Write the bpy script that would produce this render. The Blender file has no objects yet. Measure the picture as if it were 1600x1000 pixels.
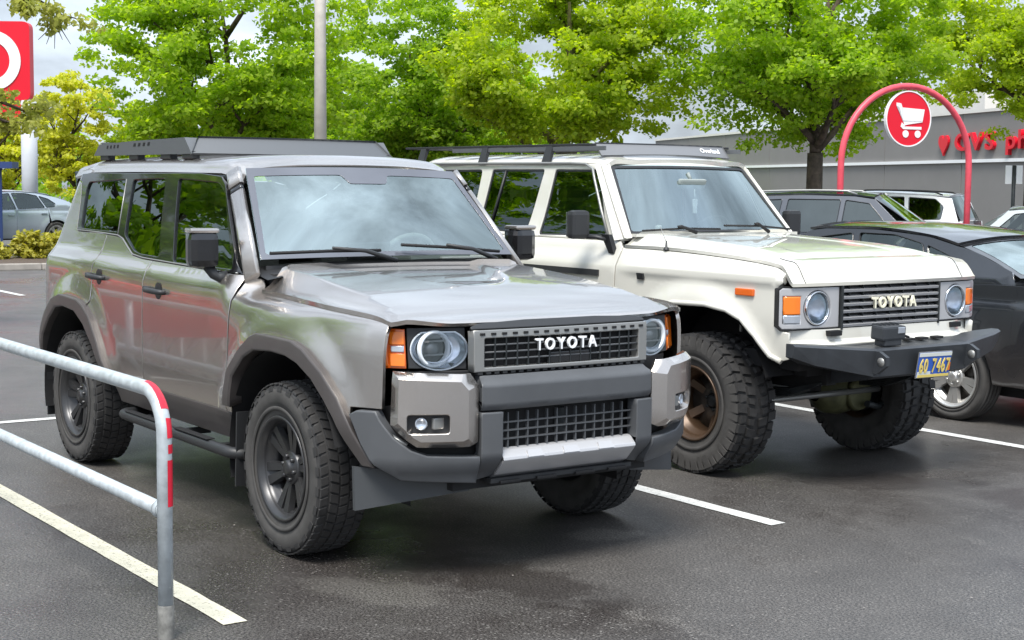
import bpy, bmesh, math, random
import numpy as np
from mathutils import Vector, Matrix, geometry

SC = bpy.context.scene
COL = SC.collection
R = math.radians

# ------------------------------------------------------------------ camera
CAM_POS = (6.4266, -4.15369, 1.76181)
CAM_YAW, CAM_PITCH, CAM_ROLL = 2.52784594, -0.0891146825, 0.0106579394
cd = bpy.data.cameras.new("camera")
cam = bpy.data.objects.new("camera", cd)
COL.objects.link(cam)
cd.sensor_width = 36.0
cd.lens = 36.0 * 2381.17 / 1600.0
cd.clip_start = 0.05
cd.clip_end = 3000
_f = Vector((math.cos(CAM_YAW) * math.cos(CAM_PITCH), math.sin(CAM_YAW) * math.cos(CAM_PITCH), math.sin(CAM_PITCH)))
_r = _f.cross(Vector((0, 0, 1))).normalized()
_u = _r.cross(_f)
_c, _s = math.cos(CAM_ROLL), math.sin(CAM_ROLL)
_r, _u = _c * _r + _s * _u, -_s * _r + _c * _u
cam.matrix_world = Matrix(((_r.x, _u.x, -_f.x, CAM_POS[0]), (_r.y, _u.y, -_f.y, CAM_POS[1]),
                           (_r.z, _u.z, -_f.z, CAM_POS[2]), (0, 0, 0, 1)))
SC.camera = cam

# ------------------------------------------------------------------ world, sun, exposure
SUN_EL, SUN_AZ = R(60), R(-48)          # azimuth of the sun measured from +X towards +Y
W = bpy.data.worlds.new("World")
SC.world = W
W.use_nodes = True
nt = W.node_tree
nt.nodes.clear()
wo = nt.nodes.new("ShaderNodeOutputWorld")
bg = nt.nodes.new("ShaderNodeBackground")
sky = nt.nodes.new("ShaderNodeTexSky")
sky.sky_type = 'NISHITA'
sky.sun_disc = False
sky.sun_elevation = SUN_EL
sky.sun_rotation = R(90) - SUN_AZ
sky.air_density = 1.0
sky.dust_density = 2.0
tc = nt.nodes.new("ShaderNodeTexCoord")
mp = nt.nodes.new("ShaderNodeMapping")
mp.inputs['Scale'].default_value = (1.0, 1.0, 2.2)
nz = nt.nodes.new("ShaderNodeTexNoise")
nz.inputs['Scale'].default_value = 1.7
nz.inputs['Detail'].default_value = 7
nz.inputs['Roughness'].default_value = 0.55
rp = nt.nodes.new("ShaderNodeValToRGB")
rp.color_ramp.elements[0].position = 0.30
rp.color_ramp.elements[0].color = (0.45, 0.45, 0.45, 1)
rp.color_ramp.elements[1].position = 0.66
rp.color_ramp.elements[1].color = (1, 1, 1, 1)
mx = nt.nodes.new("ShaderNodeMixRGB")
mx.inputs['Color2'].default_value = (6.15, 6.95, 7.95, 1)
nt.links.new(tc.outputs['Generated'], mp.inputs['Vector'])
nt.links.new(mp.outputs['Vector'], nz.inputs['Vector'])
nt.links.new(nz.outputs['Fac'], rp.inputs['Fac'])
nt.links.new(rp.outputs['Color'], mx.inputs['Fac'])
nt.links.new(sky.outputs['Color'], mx.inputs['Color1'])
# broken overcast: cloud sheets that are thinner, and so brighter, overhead
nz2 = nt.nodes.new("ShaderNodeTexNoise")
nz2.inputs['Scale'].default_value = 4.2
nz2.inputs['Detail'].default_value = 8
nz2.inputs['Roughness'].default_value = 0.6
nt.links.new(mp.outputs['Vector'], nz2.inputs['Vector'])
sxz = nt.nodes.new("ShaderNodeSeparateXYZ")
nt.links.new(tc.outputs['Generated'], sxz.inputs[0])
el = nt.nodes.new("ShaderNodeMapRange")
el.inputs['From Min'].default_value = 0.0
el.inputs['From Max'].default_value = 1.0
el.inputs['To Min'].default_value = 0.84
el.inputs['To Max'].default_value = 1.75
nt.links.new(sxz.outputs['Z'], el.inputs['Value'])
cl = nt.nodes.new("ShaderNodeMapRange")
cl.inputs['From Min'].default_value = 0.35
cl.inputs['From Max'].default_value = 0.65
cl.inputs['To Min'].default_value = 0.60
cl.inputs['To Max'].default_value = 1.40
nt.links.new(nz2.outputs['Fac'], cl.inputs['Value'])
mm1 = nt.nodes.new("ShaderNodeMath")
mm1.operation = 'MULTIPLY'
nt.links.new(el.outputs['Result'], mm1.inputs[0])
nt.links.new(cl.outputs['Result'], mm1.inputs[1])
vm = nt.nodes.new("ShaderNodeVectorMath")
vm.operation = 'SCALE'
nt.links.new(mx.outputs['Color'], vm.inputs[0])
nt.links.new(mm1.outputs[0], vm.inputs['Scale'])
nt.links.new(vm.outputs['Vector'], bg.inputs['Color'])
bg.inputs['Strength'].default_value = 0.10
nt.links.new(bg.outputs['Background'], wo.inputs['Surface'])

sd = bpy.data.lights.new("sun", 'SUN')
sun = bpy.data.objects.new("sun", sd)
COL.objects.link(sun)
sd.energy = 3.2
sd.angle = R(22)
sd.color = (1.0, 0.965, 0.90)
_sdir = Vector((math.cos(SUN_AZ) * math.cos(SUN_EL), math.sin(SUN_AZ) * math.cos(SUN_EL), math.sin(SUN_EL)))
sun.rotation_euler = _sdir.to_track_quat('Z', 'Y').to_euler()
sun.location = (5, -20, 30)

SC.view_settings.view_transform = 'Standard'
SC.view_settings.look = 'None'
SC.view_settings.gamma = 1
SC.view_settings.use_curve_mapping = False
SC.view_settings.exposure = 0.60
SC.cycles.max_bounces = 8
SC.cycles.transparent_max_bounces = 12

# ------------------------------------------------------------------ materials
def mat(name, col, rough=0.5, metal=0.0, coat=0.0, spec=0.5, noise=0.0, nscale=20.0, bump=0.0, bscale=200.0,
        rnoise=0.0, coord='Object'):
    m = bpy.data.materials.new(name)
    m.use_nodes = True
    n = m.node_tree.nodes
    l = m.node_tree.links
    b = n['Principled BSDF']
    b.inputs['Base Color'].default_value = (*col, 1)
    b.inputs['Roughness'].default_value = rough
    b.inputs['Metallic'].default_value = metal
    b.inputs['Coat Weight'].default_value = coat
    b.inputs['Coat Roughness'].default_value = 0.03
    b.inputs['Specular IOR Level'].default_value = spec
    if noise or bump or rnoise:
        t = n.new("ShaderNodeTexCoord")
    if noise or rnoise:
        z = n.new("ShaderNodeTexNoise")
        z.inputs['Scale'].default_value = nscale
        z.inputs['Detail'].default_value = 6
        l.new(t.outputs[coord], z.inputs['Vector'])
    if noise:
        r = n.new("ShaderNodeValToRGB")
        r.color_ramp.elements[0].position = 0.3
        r.color_ramp.elements[1].position = 0.7
        r.color_ramp.elements[0].color = (*[max(0, c * (1 - noise)) for c in col], 1)
        r.color_ramp.elements[1].color = (*[min(1, c * (1 + noise)) for c in col], 1)
        l.new(z.outputs['Fac'], r.inputs['Fac'])
        l.new(r.outputs['Color'], b.inputs['Base Color'])
    if rnoise:
        q = n.new("ShaderNodeMapRange")
        q.inputs['From Min'].default_value = 0.3
        q.inputs['From Max'].default_value = 0.7
        q.inputs['To Min'].default_value = max(0, rough - rnoise)
        q.inputs['To Max'].default_value = min(1, rough + rnoise)
        l.new(z.outputs['Fac'], q.inputs['Value'])
        l.new(q.outputs['Result'], b.inputs['Roughness'])
    if bump:
        z2 = n.new("ShaderNodeTexNoise")
        z2.inputs['Scale'].default_value = bscale
        z2.inputs['Detail'].default_value = 3
        bp = n.new("ShaderNodeBump")
        bp.inputs['Strength'].default_value = bump
        bp.inputs['Distance'].default_value = 0.01
        l.new(t.outputs[coord], z2.inputs['Vector'])
        l.new(z2.outputs['Fac'], bp.inputs['Height'])
        l.new(bp.outputs['Normal'], b.inputs['Normal'])
    return m

def glass(name, tint, refl_ior=1.6, rough=0.0, base=0.05):
    """Thin automotive glass: tinted see-through plus a mirror layer that grows towards grazing angles."""
    m = bpy.data.materials.new(name)
    m.use_nodes = True
    n = m.node_tree.nodes
    l = m.node_tree.links
    n.clear()
    o = n.new("ShaderNodeOutputMaterial")
    tr = n.new("ShaderNodeBsdfTransparent")
    tr.inputs['Color'].default_value = (*tint, 1)
    gl = n.new("ShaderNodeBsdfGlossy")
    gl.inputs['Roughness'].default_value = rough
    gl.inputs['Color'].default_value = (0.88, 1.0, 0.975, 1)
    fr = n.new("ShaderNodeFresnel")
    fr.inputs['IOR'].default_value = refl_ior
    ad = n.new("ShaderNodeMath")
    ad.operation = 'ADD'
    ad.use_clamp = True
    ad.inputs[1].default_value = base
    mxs = n.new("ShaderNodeMixShader")
    l.new(fr.outputs['Fac'], ad.inputs[0])
    l.new(ad.outputs[0], mxs.inputs['Fac'])
    l.new(tr.outputs[0], mxs.inputs[1])
    l.new(gl.outputs[0], mxs.inputs[2])
    l.new(mxs.outputs[0], o.inputs['Surface'])
    return m

def paint(name, col, metal, rough, flake=0.0):
    m = mat(name, col, rough, metal, coat=1.0)
    n = m.node_tree.nodes
    l = m.node_tree.links
    b = n['Principled BSDF']
    t = n.new("ShaderNodeTexCoord")
    z = n.new("ShaderNodeTexNoise")
    z.inputs['Scale'].default_value = 3.0
    z.inputs['Detail'].default_value = 5
    r = n.new("ShaderNodeMapRange")
    r.inputs['To Min'].default_value = 0.01
    r.inputs['To Max'].default_value = 0.07
    l.new(t.outputs['Object'], z.inputs['Vector'])
    l.new(z.outputs['Fac'], r.inputs['Value'])
    l.new(r.outputs['Result'], b.inputs['Coat Roughness'])
    # road film: slightly duller and browner low on the body
    sx = n.new("ShaderNodeSeparateXYZ")
    l.new(t.outputs['Object'], sx.inputs[0])
    mr = n.new("ShaderNodeMapRange")
    mr.inputs['From Min'].default_value = 0.45
    mr.inputs['From Max'].default_value = 0.85
    mr.inputs['To Min'].default_value = 0.35
    mr.inputs['To Max'].default_value = 0.0
    l.new(sx.outputs['Z'], mr.inputs['Value'])
    mul = n.new("ShaderNodeMath")
    mul.operation = 'MULTIPLY'
    l.new(mr.outputs['Result'], mul.inputs[0])
    l.new(z.outputs['Fac'], mul.inputs[1])
    mc = n.new("ShaderNodeMixRGB")
    mc.inputs['Color1'].default_value = (*col, 1)
    mc.inputs['Color2'].default_value = (0.16, 0.13, 0.11, 1)
    l.new(mul.outputs[0], mc.inputs['Fac'])
    l.new(mc.outputs['Color'], b.inputs['Base Color'])
    if flake:
        v = n.new("ShaderNodeTexVoronoi")
        v.inputs['Scale'].default_value = 900
        bp = n.new("ShaderNodeBump")
        bp.inputs['Strength'].default_value = flake
        bp.inputs['Distance'].default_value = 0.0006
        l.new(t.outputs['Object'], v.inputs['Vector'])
        l.new(v.outputs['Distance'], bp.inputs['Height'])
        l.new(bp.outputs['Normal'], b.inputs['Normal'])
    return m

M = {}
M['bronze_paint'] = paint('warm_silver_paint', (0.55, 0.505, 0.465), 0.93, 0.27, 0.04)
M['cream_paint'] = paint('cream_paint', (0.61, 0.595, 0.535), 0.0, 0.35)
M['black_paint'] = paint('dark_paint', (0.014, 0.0155, 0.019), 0.15, 0.25)
M['clad'] = mat('grey_cladding', (0.078, 0.082, 0.088), 0.48, 0.0, noise=0.08, nscale=6, bump=0.05, bscale=900)
M['clad_brown'] = mat('warm_cladding', (0.066, 0.058, 0.056), 0.42, 0.0, noise=0.08, nscale=6, bump=0.05, bscale=900)
M['dark_plastic'] = mat('dark_plastic', (0.022, 0.023, 0.025), 0.5, bump=0.04, bscale=700)
M['black'] = mat('matt_black', (0.008, 0.008, 0.009), 0.7)
M['gloss_black'] = mat('gloss_black', (0.010, 0.010, 0.011), 0.12, coat=0.6)
M['satin_grey'] = mat('satin_grey', (0.30, 0.30, 0.29), 0.38, 0.5)
M['silver'] = mat('silver_trim', (0.47, 0.47, 0.48), 0.34, 0.3)
M['chrome'] = mat('chrome', (0.75, 0.76, 0.78), 0.12, 1.0)
M['rack'] = mat('rack_grey', (0.115, 0.122, 0.130), 0.5, 0.2, bump=0.03, bscale=800)
M['flap'] = mat('flap_plastic', (0.048, 0.052, 0.056), 0.5)
M['deflector'] = mat('deflector_grey', (0.17, 0.175, 0.185), 0.5)
M['rubber'] = mat('tyre_rubber', (0.030, 0.029, 0.029), 0.72, noise=0.3, nscale=14, bump=0.08, bscale=260)
M['rubber_dusty'] = mat('dusty_rubber', (0.058, 0.055, 0.052), 0.8, noise=0.25, nscale=10, bump=0.1, bscale=160)
M['rim_grey'] = mat('dark_rim', (0.060, 0.060, 0.062), 0.33, 0.6, noise=0.12, nscale=8)
M['rim_bronze'] = mat('bronze_rim', (0.072, 0.043, 0.025), 0.38, 0.35, noise=0.15, nscale=10)
M['rim_silver'] = mat('silver_rim', (0.55, 0.54, 0.52), 0.3, 0.7)
M['brake'] = mat('brake_steel', (0.12, 0.11, 0.10), 0.5, 0.8, noise=0.3, nscale=30)
M['amber'] = mat('amber_lens', (0.85, 0.20, 0.015), 0.12, coat=0.8)
M['amber_deep'] = mat('amber_deep', (0.70, 0.12, 0.010), 0.15, coat=0.8)
M['red_lens'] = mat('red_lens', (0.42, 0.010, 0.012), 0.12, coat=0.8)
M['lens'] = mat('lamp_reflector', (0.62, 0.66, 0.72), 0.16, 0.7)
M['lamp_white'] = mat('frosted_ring', (0.78, 0.82, 0.86), 0.28, 0.0, coat=0.5)
M['lamp_glass'] = glass('lamp_glass', (0.96, 0.97, 1.0), 1.45, 0.0, 0.02)
M['white_letters'] = mat('white_letters', (0.88, 0.89, 0.90), 0.3)
M['cream_letters'] = mat('cream_letters', (0.88, 0.84, 0.66), 0.3)
M['windshield'] = glass('windshield_glass', (0.78, 0.88, 0.86), 1.62, 0.0, 0.29)
M['window'] = glass('window_glass', (0.55, 0.62, 0.58), 1.5, 0.0, 0.05)
M['privacy'] = glass('privacy_glass', (0.05, 0.055, 0.052), 1.5, 0.0, 0.065)
M['frit'] = mat('glass_border', (0.10, 0.105, 0.125), 0.10, 0.0, coat=1.0)
M['mirror'] = mat('mirror_glass', (0.8, 0.82, 0.83), 0.02, 1.0)
M['fabric'] = mat('seat_fabric', (0.035, 0.034, 0.034), 0.9)
M['fabric_tan'] = mat('seat_tan', (0.12, 0.11, 0.095), 0.9)
M['dash'] = mat('dashboard', (0.03, 0.03, 0.032), 0.6)
M['dash_light'] = mat('dash_light', (0.25, 0.28, 0.27), 0.6)
M['paper'] = mat('paper_white', (0.8, 0.8, 0.78), 0.7)
M['olive'] = mat('olive_steel', (0.105, 0.105, 0.050), 0.5, 0.2, noise=0.3, nscale=14)
M['steel_dark'] = mat('dark_steel', (0.030, 0.034, 0.036), 0.5, 0.3, noise=0.3, nscale=12)
M['bumper_black'] = mat('bumper_black', (0.042, 0.046, 0.052), 0.42, 0.2, noise=0.15, nscale=7, bump=0.08, bscale=500)
M['galv'] = mat('galvanised_steel', (0.44, 0.48, 0.50), 0.45, 0.22, noise=0.16, nscale=24, rnoise=0.12, bump=0.05, bscale=90)
M['red_tape'] = mat('red_tape', (0.62, 0.012, 0.035), 0.35)
M['red_faded'] = mat('faded_red_paint', (0.66, 0.075, 0.105), 0.42, noise=0.12, nscale=9)
M['sign_red'] = mat('sign_red', (0.70, 0.004, 0.022), 0.4)
M['sign_white'] = mat('sign_white', (0.82, 0.82, 0.82), 0.45)
M['pole_white'] = mat('white_pole', (0.50, 0.52, 0.56), 0.4, noise=0.06, nscale=3)
M['pole_concrete'] = mat('pole_concrete', (0.56, 0.52, 0.46), 0.7, noise=0.12, nscale=5, bump=0.05, bscale=60)
M['concrete'] = mat('kerb_concrete', (0.34, 0.31, 0.28), 0.85, noise=0.2, nscale=5, bump=0.15, bscale=60)
M['wall_grey'] = mat('wall_grey', (0.215, 0.205, 0.195), 0.85, noise=0.04, nscale=0.8)
M['wall_cream'] = mat('wall_cream', (0.70, 0.67, 0.62), 0.85, noise=0.04, nscale=0.6)
M['bark'] = mat('bark', (0.075, 0.055, 0.040), 0.9, noise=0.5, nscale=9, bump=0.5, bscale=40)
M['bark_moss'] = mat('mossy_bark', (0.115, 0.105, 0.035), 0.9, noise=0.5, nscale=7, bump=0.5, bscale=40)
M['soil'] = mat('bark_mulch', (0.085, 0.060, 0.045), 0.95, noise=0.4, nscale=30, bump=0.6, bscale=50)
M['plate_blue'] = mat('plate_blue', (0.030, 0.115, 0.50), 0.35)
M['plate_white'] = mat('plate_pale', (0.70, 0.72, 0.66), 0.35)
M['plate_yellow'] = mat('plate_yellow', (0.80, 0.62, 0.16), 0.35)
M['blue_panel'] = mat('blue_panel', (0.030, 0.055, 0.17), 0.4)

def leaf_mat(name, c1, c2, trans=0.45):
    m = bpy.data.materials.new(name)
    m.use_nodes = True
    n = m.node_tree.nodes
    l = m.node_tree.links
    n.clear()
    o = n.new("ShaderNodeOutputMaterial")
    g = n.new("ShaderNodeNewGeometry")
    r = n.new("ShaderNodeValToRGB")
    r.color_ramp.elements[0].color = (*c1, 1)
    r.color_ramp.elements[1].color = (*c2, 1)
    l.new(g.outputs['Random Per Island'], r.inputs['Fac'])
    d = n.new("ShaderNodeBsdfPrincipled")
    d.inputs['Roughness'].default_value = 0.5
    d.inputs['Specular IOR Level'].default_value = 0.35
    t = n.new("ShaderNodeBsdfTranslucent")
    h = n.new("ShaderNodeHueSaturation")
    h.inputs['Saturation'].default_value = 1.1
    h.inputs['Value'].default_value = 1.5
    l.new(r.outputs['Color'], d.inputs['Base Color'])
    l.new(r.outputs['Color'], h.inputs['Color'])
    l.new(h.outputs['Color'], t.inputs['Color'])
    x = n.new("ShaderNodeMixShader")
    x.inputs['Fac'].default_value = trans
    l.new(d.outputs[0], x.inputs[1])
    l.new(t.outputs[0], x.inputs[2])
    l.new(x.outputs[0], o.inputs['Surface'])
    return m

M['leaf_green'] = leaf_mat('maple_leaf', (0.23, 0.36, 0.030), (0.42, 0.55, 0.060), .62)
M['leaf_lime'] = leaf_mat('lime_leaf', (0.28, 0.39, 0.030), (0.48, 0.56, 0.060), .62)
M['leaf_dark'] = leaf_mat('deep_leaf', (0.20, 0.33, 0.030), (0.38, 0.51, 0.060), .62)
M['leaf_yellow'] = leaf_mat('yellow_leaf', (0.42, 0.46, 0.040), (0.64, 0.62, 0.09), .55)
M['leaf_shrub'] = leaf_mat('shrub_leaf', (0.22, 0.22, 0.020), (0.55, 0.50, 0.10))
M['leaf_pine'] = leaf_mat('needle_leaf', (0.26, 0.29, 0.05), (0.46, 0.46, 0.13), 0.5)

# ------------------------------------------------------------------ mesh helpers
def setp(o, label=None, cat=None, group=None, kind=None):
    if label: o['label'] = label
    if cat: o['category'] = cat
    if group: o['group'] = group
    if kind: o['kind'] = kind
    return o

def mk(name, verts, faces, m, parent=None, smooth=True, normals=None):
    me = bpy.data.meshes.new(name)
    me.from_pydata([tuple(v) for v in verts], [], [tuple(f) for f in faces])
    me.materials.append(m)
    if smooth:
        me.polygons.foreach_set('use_smooth', [True] * len(me.polygons))
    me.update()
    if normals is not None:
        me.normals_split_custom_set_from_vertices([tuple(n) for n in normals])
    o = bpy.data.objects.new(name, me)
    COL.objects.link(o)
    if parent: o.parent = parent
    return o

def empty(name, loc=(0, 0, 0), rz=0.0, parent=None):
    o = bpy.data.objects.new(name, None)
    COL.objects.link(o)
    o.empty_display_size = 0.2
    o.location = loc
    o.rotation_euler = (0, 0, rz)
    if parent: o.parent = parent
    return o

def copy_tree(o, parent=None):
    c = o.copy()
    COL.objects.link(c)
    c.parent = parent
    for ch in list(o.children):
        copy_tree(ch, c)
    return c

def ip(x, tab):
    """monotone cubic through a table of (x, y)"""
    n = len(tab)
    if x <= tab[0][0]: return tab[0][1]
    if x >= tab[-1][0]: return tab[-1][1]
    for i in range(n - 1):
        if x <= tab[i + 1][0]: break
    h = tab[i + 1][0] - tab[i][0]
    d = (tab[i + 1][1] - tab[i][1]) / h
    def sl(j):
        if j == 0 or j == n - 1:
            return None
        a = (tab[j][1] - tab[j - 1][1]) / (tab[j][0] - tab[j - 1][0])
        b = (tab[j + 1][1] - tab[j][1]) / (tab[j + 1][0] - tab[j][0])
        return 0.0 if a * b <= 0 else 2 * a * b / (a + b)
    m0, m1 = sl(i), sl(i + 1)
    if m0 is None: m0 = d
    if m1 is None: m1 = d
    t = (x - tab[i][0]) / h
    return ((2 * t ** 3 - 3 * t * t + 1) * tab[i][1] + (t ** 3 - 2 * t * t + t) * h * m0
            + (-2 * t ** 3 + 3 * t * t) * tab[i + 1][1] + (t ** 3 - t * t) * h * m1)

def lin(x, tab):
    return float(np.interp(x, [a for a, b in tab], [b for a, b in tab]))

def sst(a, b, x):
    t = min(1, max(0, (x - a) / (b - a)))
    return t * t * (3 - 2 * t)

def area(p):
    return 0.5 * sum(p[i][0] * p[(i + 1) % len(p)][1] - p[(i + 1) % len(p)][0] * p[i][1] for i in range(len(p)))

def dens(p, res):
    o = []
    for i in range(len(p)):
        a, b = p[i], p[(i + 1) % len(p)]
        n = max(1, int(math.ceil(math.dist(a, b) / res)))
        for k in range(n):
            t = k / n
            o.append((a[0] + (b[0] - a[0]) * t, a[1] + (b[1] - a[1]) * t))
    return o

def opend(p, res):
    q = dens(p, res)
    k = max(1, int(math.ceil(math.dist(p[-1], p[0]) / res)))
    return q[:len(q) - k + 1]

def rnd(p, r, n=3):
    """round polygon corners by radius-ish r"""
    o = []
    L = len(p)
    for i in range(L):
        a, b, c = Vector(p[i - 1]), Vector(p[i]), Vector(p[(i + 1) % L])
        d1, d2 = a - b, c - b
        q = min(r, 0.45 * d1.length, 0.45 * d2.length)
        s, e = b + d1.normalized() * q, b + d2.normalized() * q
        for k in range(n + 1):
            t = k / n
            o.append(tuple((1 - t) ** 2 * s + 2 * t * (1 - t) * b + t * t * e))
    return o

def vnorms(p):
    """outward (right-hand for CCW) mitred vertex normals of a closed polygon"""
    o = []
    L = len(p)
    for i in range(L):
        a, b, c = p[i - 1], p[i], p[(i + 1) % L]
        e1 = (b[0] - a[0], b[1] - a[1]); e2 = (c[0] - b[0], c[1] - b[1])
        l1 = math.hypot(*e1) or 1e-9; l2 = math.hypot(*e2) or 1e-9
        n = (e1[1] / l1 + e2[1] / l2, -e1[0] / l1 - e2[0] / l2)
        k = math.hypot(*n) or 1e-9
        n = (n[0] / k, n[1] / k)
        cs = max(0.45, n[0] * e1[1] / l1 - n[1] * e1[0] / l1)
        o.append((n[0] / cs, n[1] / cs))
    return o

def inside(pt, poly):
    x, y = pt
    r = False
    j = len(poly) - 1
    for i in range(len(poly)):
        xi, yi = poly[i]; xj, yj = poly[j]
        if (yi > y) != (yj > y) and x < (xj - xi) * (y - yi) / (yj - yi) + xi:
            r = not r
        j = i
    return r

def panel(name, poly, surf, m, parent=None, holes=(), res=0.07, bev=0.005, depth=0.02, flip=False, off=0.0, gap=0.0, drop=0.8, resv=None, creases=(), sharp=None):
    """A sheet cut out of the surface surf(u, v) along a polygon, its edges rolled over and turned inwards."""
    P = list(poly)
    if area(P) < 0: P.reverse()
    loops = [dens(P, res)]
    for h in holes:
        h = list(h)
        if area(h) > 0: h.reverse()
        loops.append(dens(h, res))
    if gap:
        loops = [[(q[0] - n[0] * gap, q[1] - n[1] * gap) for q, n in zip(L, vnorms(L))] for L in loops]
    nrm2 = [vnorms(L) for L in loops]
    inner = [[(q[0] - n[0] * bev, q[1] - n[1] * bev) for q, n in zip(L, N)] for L, N in zip(loops, nrm2)]
    pts, edges = [], []
    for L in inner:
        s = len(pts)
        pts += L
        edges += [(s + i, s + (i + 1) % len(L)) for i in range(len(L))]
    for L in creases:
        L = dens(L, res)
        s = len(pts)
        pts += L
        edges += [(s + i, s + (i + 1) % len(L)) for i in range(len(L))]
    resv = resv or res
    us = [q[0] for q in inner[0]]; vs = [q[1] for q in inner[0]]
    bp = np.array(pts)
    u = min(us) + res * 0.5
    row = 0
    while u < max(us):
        v = min(vs) + resv * 0.4
        while v < max(vs):
            if np.min(((bp[:, 0] - u) / res) ** 2 + ((bp[:, 1] - v) / resv) ** 2) > 0.25 and inside((u, v), inner[0]) \
                    and not any(inside((u, v), h) for h in inner[1:]):
                pts.append((u, v))
            v += resv
        u += res * 0.9
        row += 1
    r = geometry.delaunay_2d_cdt([Vector(q) for q in pts], edges, [], 0, 1e-6)
    V2 = [tuple(q) for q in r[0]]
    tris = []
    for f in r[2]:
        c = (sum(V2[i][0] for i in f) / len(f), sum(V2[i][1] for i in f) / len(f))
        if inside(c, inner[0]) and not any(inside(c, h) for h in inner[1:]):
            tris.append(tuple(f))
    e = 1e-3
    def SN(q):
        p0 = np.array(surf(q[0], q[1]), float)
        du = np.array(surf(q[0] + e, q[1])) - np.array(surf(q[0] - e, q[1]))
        dv = np.array(surf(q[0], q[1] + e)) - np.array(surf(q[0], q[1] - e))
        n = np.cross(du, dv)
        n /= (np.linalg.norm(n) or 1)
        if flip: n = -n
        return p0 + n * off, n, du, dv
    verts, norms, faces = [], [], []
    for q in V2:
        p, n, du, dv = SN(q)
        verts.append(p); norms.append(n)
    faces = [tuple(reversed(t)) if flip else t for t in tris]
    for L, N, I in zip(loops, nrm2, inner):
        k = len(L)
        b0 = len(verts)
        for q, n2, qi in zip(L, N, I):
            p, n, du, dv = SN(q)
            pi, ni, _, _ = SN(qi)
            o3 = p - pi
            o3 = o3 - n * np.dot(o3, n)
            o3 /= (np.linalg.norm(o3) or 1)
            a = n * 0.7 + o3 * 0.7
            verts += [pi, p - n * bev * drop, p - n * bev * drop, p - n * depth]
            norms += [ni, a / np.linalg.norm(a), o3, o3]
        for i in range(k):
            a, b = b0 + 4 * i, b0 + 4 * ((i + 1) % k)
            for (s, t) in ((0, 1), (2, 3)):
                f = (a + s, a + t, b + t, b + s)
                faces.append(f if flip else tuple(reversed(f)))
    # faces run outwards: fix winding of the skirt by checking one against its normal
    fx = []
    for f in faces:
        p = [np.array(verts[i]) for i in f[:3]]
        g = np.cross(p[1] - p[0], p[2] - p[0])
        n = sum(np.array(norms[i]) for i in f)
        fx.append(tuple(reversed(f)) if np.dot(g, n) < 0 else f)
    if sharp is None:
        return mk(name, verts, fx, m, parent, True, norms)
    o = mk(name, verts, fx, m, parent, True)
    bm = bmesh.new(); bm.from_mesh(o.data)
    bmesh.ops.remove_doubles(bm, verts=bm.verts, dist=1e-4)
    for e_ in bm.edges:
        e_.smooth = not (len(e_.link_faces) == 2 and e_.calc_face_angle(0) > sharp)
    for f in bm.faces: f.smooth = True
    bm.to_mesh(o.data); bm.free()
    return o

def grid(name, f, nu, nv, m, parent=None, flip=False, thick=0.0):
    V, N = [], []
    e = 1e-3
    for i in range(nu + 1):
        for j in range(nv + 1):
            u, v = i / nu, j / nv
            V.append(np.array(f(u, v), float))
            u0, u1, v0, v1 = max(0, u - e), min(1, u + e), max(0, v - e), min(1, v + e)
            n = np.cross(np.array(f(u1, v)) - np.array(f(u0, v)), np.array(f(u, v1)) - np.array(f(u, v0)))
            l = np.linalg.norm(n)
            n = n / l if l > 1e-12 else np.array((0, 0, 1.0))
            N.append(-n if flip else n)
    F = []
    for i in range(nu):
        for j in range(nv):
            a = i * (nv + 1) + j
            q = (a, a + nv + 1, a + nv + 2, a + 1)
            F.append(tuple(reversed(q)) if flip else q)
    if thick:
        n0 = len(V)
        bd = [i * (nv + 1) for i in range(nu + 1)] + [nu * (nv + 1) + j for j in range(1, nv + 1)] \
            + [i * (nv + 1) + nv for i in range(nu - 1, -1, -1)] + [j for j in range(nv - 1, 0, -1)]
        k = len(bd)
        c = sum(V) / len(V)
        for b in bd:
            o = V[b] - c
            o = o - N[b] * np.dot(o, N[b])
            o /= (np.linalg.norm(o) or 1)
            V.append(V[b]); N.append(o)
            V.append(V[b] - N[b] * thick); N.append(o)
        for i in range(k):
            a, b = n0 + 2 * i, n0 + 2 * ((i + 1) % k)
            q = (a, a + 1, b + 1, b)
            g = np.cross(V[q[1]] - V[q[0]], V[q[2]] - V[q[0]])
            F.append(q if np.dot(g, N[a]) > 0 else tuple(reversed(q)))
    return mk(name, V, F, m, parent, True, N)

def rot_to(d):
    return Vector(d).to_track_quat('Z', 'Y').to_matrix()

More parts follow.
